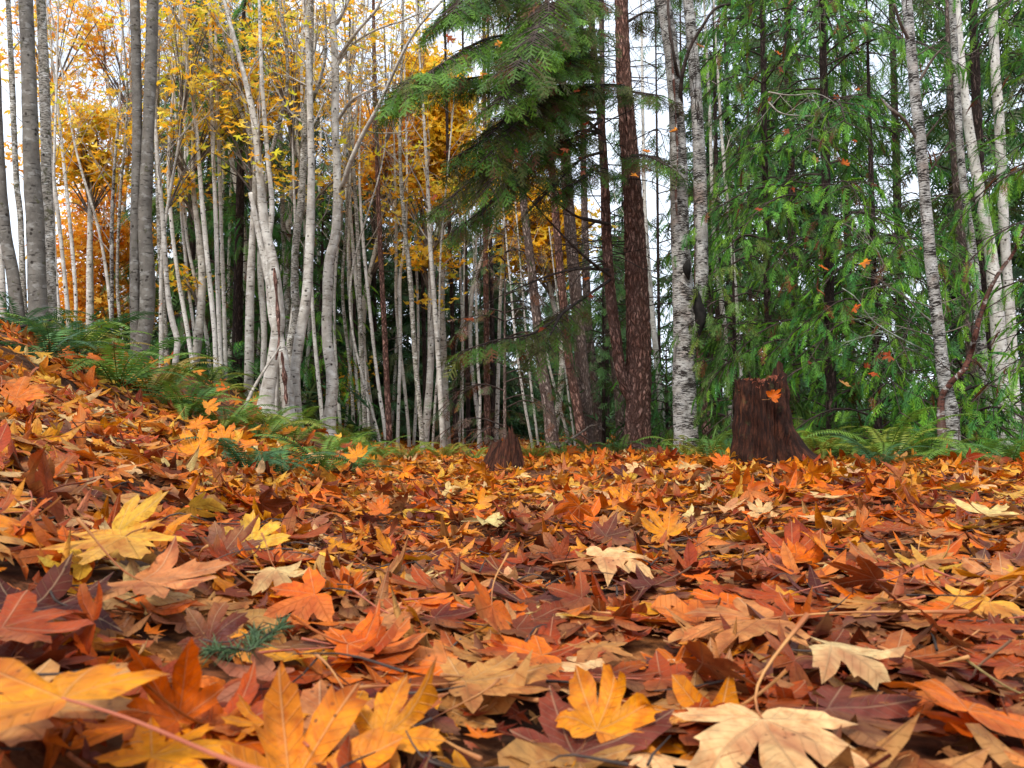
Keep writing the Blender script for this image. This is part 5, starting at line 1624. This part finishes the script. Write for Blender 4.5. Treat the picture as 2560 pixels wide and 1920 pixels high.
# ------------------------------------------------------------------ undergrowth beneath the stands (uncountable)
def undergrowth():
    rg = np.random.default_rng(51)
    ac, s = Acc(), Sprays()
    for i in range(2600):
        y = rg.uniform(11, 26)
        x = rg.uniform(-.72, .72) * y
        el = float(edge_left(y))
        if el - .1 < x < el + 2.6 and y < 17:
            continue
        h = rg.uniform(0, 1) ** 1.5 * .55
        s.add(np.array([x, y, float(ground(x, y)) + h]), norm(rg.normal(0, 1, 3) + [0, 0, .5]), norm(np.array([0, 0, 1.]) + rg.normal(0, .5, 3)), rg.uniform(.25, .55), GREEN_BG[rg.integers(0, 4)] * rg.uniform(.6, 1.3))
    s.dump(ac, CRS, 0, rg)
    o = ac.build('undergrowth', [M['fol']])
    o['label'] = 'low green undergrowth covering the ground between the tree trunks'
    o['category'] = 'undergrowth'
    o['kind'] = 'stuff'
undergrowth()

# ------------------------------------------------------------------ ferns
def frond_geo(seed, kind=0):
    rg = np.random.default_rng(seed)
    V, T, S = [], [], []
    npn = 30
    arch = rg.uniform(.25, .5)
    def spine(f):
        return np.array([0.05 * math.sin(3 * f + seed), f * (1 - .10 * f), .85 * f * (1 - .62 * f * (1 + arch))])
    for j in range(npn):
        f = .10 + .9 * j / npn
        p = spine(f)
        tg = norm(spine(min(f + .02, 1.02)) - spine(f - .02))
        prof = math.sin(math.pi * (f * .92 + .02)) ** .55 * (1 - .62 * f) * 1.25
        L = .15 * prof * rg.uniform(.88, 1.1)
        for sg in (-1, 1):
            side = norm(np.cross(tg, [0, 0, 1.])) * sg
            d = norm(side + tg * .28 + np.array([0, 0, -.12 + rg.normal(0, .06)]))
            W = .0125
            k = len(V)
            V.extend([p + tg * -W * .5, p + d * L * .3 + tg * W, p + d * L + np.array([0, 0, -.01]), p + d * L * .3 - tg * W, p + tg * W * .5])
            T.extend([(k, k + 1, k + 2), (k, k + 2, k + 3)])
            s = rg.uniform(.8, 1.15)
            S.extend([s * .8, s, s * 1.1, s, s])
    pts = np.array([spine(f) for f in np.linspace(0, 1, 12)])
    v, t, uv = tube(pts, np.linspace(.006, .0015, 12), 3, cap=False)
    t = t + len(V)
    V = np.vstack([np.array(V), v])
    T = np.vstack([np.array(T), t])
    S = np.concatenate([S, np.full(len(v), .7)])
    return V, T, S

FERNC = [(0.120, 0.215, 0.025), (0.075, 0.175, 0.035), (0.19, 0.22, 0.025), (0.035, 0.100, 0.030), (0.24, 0.17, 0.025)]
frond_mesh = []
for k in range(10):
    v, t, s = frond_geo(900 + k)
    a = Acc()
    c = np.array(FERNC[k % 5])
    a.add(v, t, c[None] * s[:, None])
    o = a.build('frond', M['fern'])
    frond_mesh.append(o.data)
    bpy.data.objects.remove(o)

def fern(x, y, size, label, seed, group=None, n=11, kinds=(0, 1, 2, 5, 6, 7), az0=0.0, spread=6.28, zoff=0.0):
    rg = np.random.default_rng(seed)
    z = float(ground(x, y))
    root = thing('sword_fern', (x, y, z + zoff), label, 'fern', group)
    for i in range(n):
        o = bpy.data.objects.new('frond', frond_mesh[kinds[int(rg.integers(0, len(kinds)))]])
        COL.objects.link(o)
        o.parent = root
        sc = size * rg.uniform(.7, 1.15)
        o.scale = (sc, sc, sc)
        o.rotation_euler = (rg.uniform(-.15, .45), rg.uniform(-.25, .25), az0 + spread * (i + rg.uniform(-.3, .3)) / n)
    return root

rgf = np.random.default_rng(61)
def fern_px(u, v, size, label, seed, D=None, **kw):
    p = P(u, v, D) if D else hit(u, v, 0.03)
    return fern(p[0], p[1], size, label, seed, **kw)

FERNS = [
    (190, 955, .62, 'dark fern clump with one tall frond, under the thick grey trunk', dict(kinds=(0, 3, 8, 1), n=14)),
    (300, 975, .60, 'large fern with pale arching fronds left of the double alder', dict(kinds=(0, 1, 6, 5), n=14)),
    (110, 930, .50, 'dark fern behind the orange leaf at the left edge', dict(kinds=(3, 8, 1), n=10)),
    (380, 1010, .55, 'brownish-green fern at the foot of the double alder', dict(kinds=(2, 4, 0, 9), n=13)),
    (470, 1030, .50, 'light green fern before the leaning pale trio', dict(kinds=(0, 5, 1, 6), n=13)),
    (560, 1040, .50, 'bushy fern before the tight clump of white stems', dict(kinds=(0, 5, 1, 2), n=13)),
    (660, 1060, .48, 'feathery fern at the foot of the twisted maple', dict(kinds=(0, 5, 6, 2), n=13)),
    (610, 1190, .38, 'dark green fern drooping over the bank edge below the golden leaves', dict(kinds=(3, 8), n=12)),
    (700, 1175, .34, 'dark glossy fern right of the golden leaves', dict(kinds=(3, 8, 1), n=11)),
    (800, 1160, .42, 'wide fern clump spilling to the left edge of the path', dict(kinds=(0, 1, 3, 5), n=14)),
    (880, 1165, .34, 'last dark fern where the bank meets the path', dict(kinds=(3, 8, 1), n=10)),
    (740, 1090, .45, 'fern beneath the forked pale trunk', dict(kinds=(0, 5, 2, 4), n=12)),
    (850, 1105, .45, 'fern beneath the bowed white trunk', dict(kinds=(0, 1, 2), n=12)),
    (940, 1105, .45, 'yellow-green fern clump before the young reddish fir', dict(kinds=(0, 2, 5), n=13)),
    (1010, 1110, .42, 'fern tuft left of the knotty leaning trunk', dict(kinds=(0, 2, 5, 4), n=12)),
    (1110, 1118, .42, 'yellowish fern around the white straight trunk', dict(kinds=(2, 4, 7), n=12)),
    (1180, 1120, .34, 'small fern just left of the small stump', dict(kinds=(0, 2), n=9)),
    (1330, 1135, .42, 'spiky green fern right of the small stump', dict(kinds=(0, 2, 7), n=12)),
    (1400, 1130, .40, 'fern between the leaning firs', dict(kinds=(0, 1, 5), n=10)),
    (1480, 1130, .40, 'fern before the thick pale fir', dict(kinds=(1, 3, 0), n=11)),
    (1545, 1130, .38, 'fern left of the forked fir base', dict(kinds=(1, 0, 5), n=10)),
    (1640, 1130, .32, 'fern tuft between the forked fir and the birch', dict(kinds=(0, 1), n=9)),
    (1815, 1115, .34, 'yellowish fern between birch and large stump', dict(kinds=(2, 0, 4), n=9)),
    (2060, 1125, .50, 'olive fern leaning out from behind the large stump', dict(kinds=(2, 7, 4, 0), n=12)),
    (2130, 1120, .46, 'green fern right of the large stump', dict(kinds=(0, 1, 2), n=12)),
    (2230, 1125, .60, 'fern with one tall upright frond below the slim birch', dict(kinds=(0, 2, 7), n=12)),
    (2200, 1150, .36, 'low dark fern at the litter edge, right side', dict(kinds=(3, 8), n=10)),
    (2330, 1125, .44, 'bright fern below the red crooked stem', dict(kinds=(0, 1, 5), n=12)),
    (2430, 1120, .46, 'fern behind the yellow-green leaf at right', dict(kinds=(0, 5, 6), n=12)),
    (2540, 1135, .52, 'pale green fern at the right edge', dict(kinds=(0, 5, 1), n=14)),
    (420, 950, .5, 'fern half hidden behind the double alder', dict(kinds=(0, 1, 2), n=10)),
    (240, 890, .5, 'fern on top of the bank before the orange foliage', dict(kinds=(0, 2, 9), n=11)),
    (30, 880, .5, 'dark fern at the foot of the leaning alder', dict(kinds=(3, 8, 0), n=10)),
]
FD = [5.6, 5.2, 4.6, 5.6, 5.4, 5.6, 6.0, 3.5, 3.9, 4.7, 5.4, 6.6, 7.6, 8.2, 8.8, 9.2, 9.4, 8.6, 9.0, 9.2, 9.2, 8.8, 7.6, 6.3, 6.2, 5.9, 5.1, 6.2, 5.5, 5.2, 6.4, 6.0, 5.6]
for i, (u, v, size, label, kw) in enumerate(FERNS):
    fern_px(u, v, size * 1.15, label, 2000 + i, D=FD[i], **kw)
for i in range(44):
    y = rgf.uniform(6.2, 13)
    if i % 2:
        x = float(edge_left(y)) - rgf.uniform(.2, 3.4)
    else:
        x = rgf.uniform(float(edge_left(y)) + 2.7, .62 * y)
    fern(x, y, rgf.uniform(.4, .65), 'small green fern among the many on the %s' % ('left bank' if i % 2 else 'forest floor right of the path'), 2100 + i,
         group='ferns on the left bank' if i % 2 else 'ferns right of the path', n=8, kinds=(0, 1, 2, 3, 5, 7))

def bank_leaves():
    rg = np.random.default_rng(77)
    for i in range(26):
        y = rg.uniform(3.6, 8.5)
        x = float(edge_left(y)) - rg.uniform(-.1, 2.2)
        p = (x, y, float(ground(x, y)) + rg.uniform(.08, .26))
        cn = ['orange', 'golden', 'rust', 'yellow', 'golden'][i % 5]
        maple_leaf(p, (rg.normal(0, .5), -abs(rg.normal(.5, .5)), 1), rg.uniform(0, 6.28), rg.uniform(.11, .19), cn, '%s leaf caught among the fern fronds of the left bank' % COLWORD[cn],
                   6000 + i, group='%s leaves caught in the bank ferns' % COLWORD[cn], curl=.8, stem=None)
bank_leaves()

# ------------------------------------------------------------------ stumps
def big_stump():
    D = 5.5
    c = P(1920, 1150, D)
    base = np.array([c[0], c[1] + .12, float(ground(c[0], c[1]))])
    root = thing('tree_stump', base, 'large dark rotten stump with a splintered top, before the cedars', 'stump')
    ns, nh = 120, 70
    th = np.linspace(0, 2 * math.pi, ns + 1)
    rg = np.random.default_rng(3)
    ph = rg.uniform(0, 6.28, 10)
    V, UV = [], []
    # top rim height by bearing: high splinter on the right (+x)
    px = D / F
    right = np.exp(-(((th + math.pi) % (2 * math.pi) - math.pi - .25) / .55) ** 2)
    rim = .60 + .12 * right + .016 * np.sin(5 * th + 1) + .014 * np.sin(11 * th) + .022 * np.abs(np.sin(13 * th + 2)) + .016 * np.sin(29 * th)
    rim[-1] = rim[0]
    for i in range(nh + 1):
        f = i / nh
        for j, a in enumerate(th):
            z = -0.08 + (rim[j] + .08) * f
            r = .158 - .010 * f + .012 * math.sin(2 * a + 1.2 + 3 * z)
            h = max(z, 0)
            # roots: one long flare to the right, smaller left and front
            for (ra, amp, wd, fall) in ((-.15, .32, .30, .16), (3.0, .06, .5, .16), (-1.4, .05, .4, .1), (1.6, .08, .5, .12)):
                da = (a - ra + math.pi) % (2 * math.pi) - math.pi
                r += amp * math.exp(-(da / wd) ** 2) * math.exp(-h / fall)
            r += .012 * math.sin(7 * a + ph[0] + 2 * z) + .009 * math.sin(13 * a + ph[1] - 3 * z) + .014 * abs(math.sin(11 * a + ph[2] + 1.5 * math.sin(7 * z))) + .007 * math.sin(31 * a + ph[3] + 2 * math.sin(6 * z)) + .006 * math.sin(17 * z + 5 * a)
            r -= .035 * math.exp(-((a - 5.1) / .10) ** 2) * (1 - f * .3) + .025 * math.exp(-((a - 4.35) / .07) ** 2)
            r += .004 * math.sin(40 * z + 3 * a)
            V.append((r * math.cos(a), r * math.sin(a), z))
            UV.append((a * .17, z))
    V = np.array(V)
    i = np.arange(nh)[:, None] * (ns + 1) + np.arange(ns)[None]
    T = np.concatenate([np.stack([i, i + 1, i + ns + 2], -1).reshape(-1, 3), np.stack([i, i + ns + 2, i + ns + 1], -1).reshape(-1, 3)])
    a = Acc()
    a.add(V, T, (1, 1, 1), np.array(UV))
    # hollow inside: rim folds down to a rough floor
    rimv = V[nh * (ns + 1):]
    W = [rimv]
    for f, dz in ((.78, -.03), (.5, -.09), (.2, -.10)):
        w = rimv.copy()
        w[:, :2] *= f
        w[:, 2] = np.minimum(w[:, 2] + dz, .60) + .012 * np.sin(9 * th + 20 * f)
        W.append(w)
    W = np.vstack(W)
    i = np.arange(3)[:, None] * (ns + 1) + np.arange(ns)[None]
    T2 = np.concatenate([np.stack([i, i + 1, i + ns + 2], -1).reshape(-1, 3), np.stack([i, i + ns + 2, i + ns + 1], -1).reshape(-1, 3)])
    k = len(W)
    W = np.vstack([W, [[0, 0, .52]]])
    j = 3 * (ns + 1) + np.arange(ns)
    T2 = np.vstack([T2, np.stack([j, j + 1, np.full(ns, k)], -1)])
    a.add(W, T2, (1, 1, 1), W[:, :2] * 1.0)
    a.build('stump', M['stump'], root)
    # reddish fibres on the rim
    b = Acc()
    for q in range(260):
        an = rg.uniform(0, 6.28)
        jj = int(an / (2 * math.pi) * ns)
        r = rg.uniform(.06, .15)
        p = np.array([r * math.cos(an), r * math.sin(an), min(rim[jj], .66) - .03 + rg.uniform(-.015, .02)])
        d = norm([rg.normal(0, 1), rg.normal(0, 1), rg.uniform(0, .6)])
        e = p + d * rg.uniform(.02, .05)
        v, t, uv = tube(np.array([p, (p + e) / 2 + [0, 0, .006], e]), np.array([.0018, .0014, .0008]), 3, cap=False)
        b.add(v, t)
    b.build('rim_fibres', M['redstalk'], root)
    # the curled orange leaf stuck on its face
    lp = P(1930, 992, D - .10)
    maple_leaf(lp, (.1, -1.0, .25), math.radians(10), .15, 'orange', 'curled orange leaf stuck on the face of the large stump', 71, curl=1.5, stem=(.5, .05, -.2), extra=[(0.5, .15, 2.6), (2.6, .15, 2.6)])
big_stump()

def small_stump():
    D = 7.3
    c = P(1255, 1155, D)
    base = np.array([c[0], c[1], float(ground(c[0], c[1]))])
    root = thing('tree_stump', base, 'small jagged red-brown stump in the middle at the end of the leafy path', 'stump')
    rg = np.random.default_rng(8)
    ns, nh = 56, 40
    th = np.linspace(0, 2 * math.pi, ns + 1)
    ph = rg.uniform(0, 6.28, 8)
    rim = .27 + .12 * np.exp(-(((th - 5.2)) / .5) ** 2) + .08 * np.exp(-((th - 1.0) / .6) ** 2) + .025 * np.sin(6 * th) + .02 * np.sin(15 * th + 1) + .02 * rg.normal(0, 1, ns + 1)
    rim[-1] = rim[0]
    V, UV = [], []
    for i in range(nh + 1):
        f = i / nh
        for j, a in enumerate(th):
            z = -.06 + (rim[j] + .06) * f
            r = .19 - .085 * f ** 1.3 + .02 * math.sin(4 * a + ph[0]) + .012 * math.sin(9 * a + ph[1] + 8 * z) + .008 * math.sin(21 * a + ph[2] - 12 * z)
            V.append((r * math.cos(a) + .03 * f, r * math.sin(a), z))
            UV.append((a * .15, z))
    V = np.array(V)
    i = np.arange(nh)[:, None] * (ns + 1) + np.arange(ns)[None]
    T = np.concatenate([np.stack([i, i + 1, i + ns + 2], -1).reshape(-1, 3), np.stack([i, i + ns + 2, i + ns + 1], -1).reshape(-1, 3)])
    k = len(V)
    V = np.vstack([V, [[.03, 0, .12]]])
    UV.append((0, 0))
    j = nh * (ns + 1) + np.arange(ns)
    T = np.vstack([T, np.stack([j, j + 1, np.full(ns, k)], -1)])
    a = Acc()
    a.add(V, T, (1, 1, 1), np.array(UV))
    for q in range(26):
        an = rg.uniform(0, 6.28)
        p = np.array([.06 * math.cos(an) + .03, .06 * math.sin(an), .17])
        v, t, uv = tube(np.array([p, p + [rg.normal(0, .008), rg.normal(0, .008), rg.uniform(.04, .13)]]), np.array([.012, .003]), 4)
        a.add(v, t, (1, 1, 1), uv)
    a.build('stump', M['stumpred'], root)
small_stump()

# ------------------------------------------------------------------ sticks, sprig, loose details
def stick(pts, r0, r1, mat, name, label, cat='branch', n=24, ns=7, twigs=0, seed=1, group=None):
    pts = np.asarray(pts, float)
    base = pts[0].copy()
    root = thing(name, base, label, cat, group)
    q = resample(pts, n)
    a = Acc()
    v, t, uv = tube(q, np.linspace(r0, r1, n), ns, knobby(seed, .12))
    a.add(v, t, (1, 1, 1), uv)
    rg = np.random.default_rng(seed)
    for i in range(twigs):
        k = int(rg.integers(3, n - 1))
        d = norm(np.gradient(q, axis=0)[k] + rg.normal(0, .03, 3)) + rg.normal(0, .7, 3)
        branch_tree(a, rg, q[k], d, rg.uniform(.15, .45), r1 * 1.2, 1, 0, None, 3)
    a.build('wood', M[mat], root, origin=base)
    return root

stick([P(15, 824, 5.5), P(60, 815, 5.6), P(128, 800, 5.8)], .012, .006, 'darktwig', 'fallen_stick', 'dark stick poking out of the bank below the thick grey trunk')
stick([P(606, 1032, 8.6), P(640, 960, 8.9), P(700, 866, 9.3)], .022, .014, 'paletwig', 'fallen_branch', 'pale pole leaning against the twisted maple base')
stick([P(1395, 1118, 10.2), P(1440, 1090, 10.4), P(1480, 1062, 10.8)], .02, .012, 'twig', 'fallen_branch', 'grey branch lying slanted at the foot of the leaning firs', twigs=3)
stick([P(2390, 920, 7.4), P(2330, 885, 7.3), P(2240, 840, 7.2), P(2180, 800, 7.1), P(2140, 745, 7.0), P(2105, 720, 7.0)], .012, .004, 'lichen', 'dead_branch', 'bare lichen-covered branch slanting across the right-hand cedar', twigs=9, seed=5)
stick([P(2350, 820, 7.6), P(2300, 780, 7.5), P(2230, 700, 7.4), P(2190, 620, 7.3), P(2160, 570, 7.2)], .012, .004, 'paletwig', 'dead_branch', 'long bare grey branch arching above the lichen-covered one', twigs=10, seed=6)
stick([P(1920, 230, 7.6), P(1975, 238, 7.6), P(2040, 232, 7.7)], .009, .003, 'paletwig', 'dead_branch', 'short bare silvery branch in the cedar near the top', twigs=5, seed=7)
stick([P(1920, 255, 7.6), P(1960, 285, 7.6), P(2060, 290, 7.7)], .008, .003, 'paletwig', 'dead_branch', 'thin bare silvery branch below the short one in the cedar', twigs=6, seed=8)

def fir_sprig():
    p = hit(622, 1628, .065)
    hero_xy.append((p[0], p[1], .2))
    root = thing('fir_sprig', p, 'small green fir sprig lying on the brown leaves in the left foreground', 'sprig')
    rg = np.random.default_rng(9)
    a = Acc()
    b = Acc()
    for (d0, L) in ((np.array([-.75, -.35, .12]), .045), (np.array([.5, .5, .35]), .05), (np.array([-.1, .9, .3]), .04)):
        d0 = norm(d0)
        q = np.array([np.zeros(3), d0 * L * .5 + [0, 0, .004], d0 * L])
        v, t, uv = tube(q, np.array([.0018, .0015, .001]), 5)
        b.add(v, t, (1, 1, 1), uv)
        for i in range(85):
            f = rg.uniform(.05, 1)
            o = d0 * L * f
            dd = norm(d0 * .9 + rg.normal(0, .75, 3) + np.array([0, 0, .15]))
            ln = rg.uniform(.014, .024)
            v, t, uv = tube(np.array([o, o + dd * ln * .5, o + dd * ln + [0, 0, -.002]]), np.array([.0007, .0008, .0002]), 4)
            a.add(v, t, np.array([.10, .17, .07]) * rg.uniform(.7, 1.3))
    a.build('needles', M['fern'], root)
    b.build('twig', M['darktwig'], root)
fir_sprig()

# loose fir needles and crumbs sprinkled over the near leaves (uncountable)
def crumbs():
    rg = np.random.default_rng(15)
    a = Acc()
    for i in range(1500):
        y = rg.uniform(.6, 3.0)
        x = rg.uniform(-.7, .7) * y
        p = np.array([x, y, float(ground(x, y)) + rg.uniform(.02, .055)])
        an = rg.uniform(0, 6.28)
        L = rg.uniform(.008, .022)
        d = np.array([math.cos(an), math.sin(an), rg.normal(0, .2)])
        v, t, uv = tube(np.array([p, p + d * L * .5 + [0, 0, .001], p + d * L]), np.array([.0005, .0006, .0003]), 3, cap=False)
        a.add(v, t)
    for i in range(260):
        y = rg.uniform(.6, 4.5)
        x = rg.uniform(-.7, .7) * y
        an = rg.uniform(0, 6.28)
        L = rg.uniform(.04, .16)
        d = np.array([math.cos(an), math.sin(an), rg.normal(0, .12)])
        p = np.array([x, y, float(ground(x, y)) + rg.uniform(.03, .055)])
        v, t, uv = tube(resample([p, p + d * L * .5 + rg.normal(0, .008, 3), p + d * L], 6), np.linspace(rg.uniform(.0012, .0026), .0007, 6), 5, cap=False)
        a.add(v, t, (1, 1, 1), None, 1)
    o = a.build('fallen_needles', [M['petiole'], M['darktwig']])
    o['label'] = 'dry fir needles and thin dark twigs sprinkled over the fallen leaves'
    o['category'] = 'needles'
    o['kind'] = 'stuff'
crumbs()

# leaves caught in the boughs
def caught():
    rg = np.random.default_rng(19)
    L = [(1455, 235, 8.0, 'golden', .19, 'golden leaf hanging against the sky left of the forked fir'), (1690, 325, 8.2, 'golden', .18, 'golden leaf caught before the birch trunk'),
         (1610, 378, 8.2, 'golden', .19, 'golden leaf on the short bough between fir and birch'), (1465, 420, 8.1, 'rust', .2, 'rust and orange leaf bunch on the bough left of the forked fir'),
         (1590, 440, 8.2, 'golden', .17, 'yellow leaf hanging on the main fir stem'), (1393, 385, 7.9, 'rust', .2, 'rust leaf bunch in the lower part of the sweeping bough'),
         (1540, 208, 8.2, 'rust', .2, 'rust leaves lying on the small bough across the fir stems'), (1750, 112, 8.3, 'tan', .16, 'tan leaf hooked on the birch branch'),
         (1466, 695, 8.5, 'orange', .14, 'orange leaf dangling from the bare fir branch'), (1480, 740, 8.5, 'rust', .12, 'small rust leaf under the bare fir branch'),
         (1120, 95, 6.6, 'rust', .17, 'rust leaf on the tip of the upper bough'), (1210, 185, 6.6, 'orange', .17, 'orange leaf lying on the second bough from the top'),
         (1075, 85, 6.5, 'darkred', .14, 'dark red leaf on the upper bough, near its left tip'), (1250, 110, 6.6, 'golden', .13, 'small golden leaf on the bright green bough'),
         (2160, 655, 7.0, 'golden', .17, 'golden leaf resting in the cedar sprays at right'), (2060, 670, 7.2, 'orange', .17, 'orange leaf left of the golden one in the cedar'),
         (2050, 728, 7.2, 'pink', .16, 'pinkish leaf in the middle of the cedar'), (2136, 770, 7.1, 'orange', .16, 'orange leaf below the golden one in the cedar'),
         (2113, 410, 7.6, 'orange', .15, 'orange leaf high in the cedar'), (2036, 400, 7.6, 'tan', .15, 'tan leaf high in the cedar, left one'),
         (2145, 225, 7.8, 'orange', .15, 'orange leaf near the top of the cedar'), (2225, 890, 6.9, 'rust', .17, 'curled rust leaf low in the bright cedar'),
         (2110, 960, 6.6, 'tan', .19, 'pale leaf on the lowest cedar spray'), (2180, 935, 6.7, 'rust', .15, 'rust leaf beside the pale one on the lowest spray'),
         (2310, 617, 7.6, 'golden', .12, 'small golden leaf on the slim birch'), (1945, 135, 8.4, 'orange', .17, 'orange leaf at the left tip of the top cedar bough'),
         (1180, 800, 8.0, 'rust', .2, 'rust leaf bunch on the low drooping fir bough'), (1350, 825, 8.1, 'rust', .16, 'rust leaf low on the drooping fir bough'),
         (400, 765, 8.7, 'orange', .13, 'red-orange leaf stuck to the double alder')]
    for i, (u, v, D, cn, sz, lab) in enumerate(L):
        maple_leaf(P(u, v, D - .12), (rg.normal(0, .8), -1, rg.uniform(.3, 2.2)), rg.uniform(0, 6.28), sz * .78, cn, lab, 4000 + i, curl=1.1, stem=None)
    # many more small ones lodged in the dark boughs: alike
    pts = []
    for i in range(44):
        if i % 3:
            u, v, D = rg.uniform(1050, 1480), rg.uniform(40, 520), rg.uniform(6.6, 8.4)
            if v > 520 - (u - 1050) * .1:
                continue
            g, lab = 'rusty leaves lodged in the fir boughs', 'small rusty leaf lodged in the dark fir boughs, one of many'
        else:
            u, v, D = rg.uniform(1880, 2300), rg.uniform(60, 1000), rg.uniform(6.6, 8.0)
            g, lab = 'rusty leaves lodged in the cedars', 'small rusty leaf lodged in the cedar sprays, one of many'
        maple_leaf(P(u, v, D), (rg.normal(0, .5), -1, rg.uniform(.2, 1.2)), rg.uniform(0, 6.28), rg.uniform(.06, .11), ['rust', 'brown', 'rust', 'darkred'][i % 4], lab, 4200 + i, group=g, curl=1.2, stem=None)
caught()
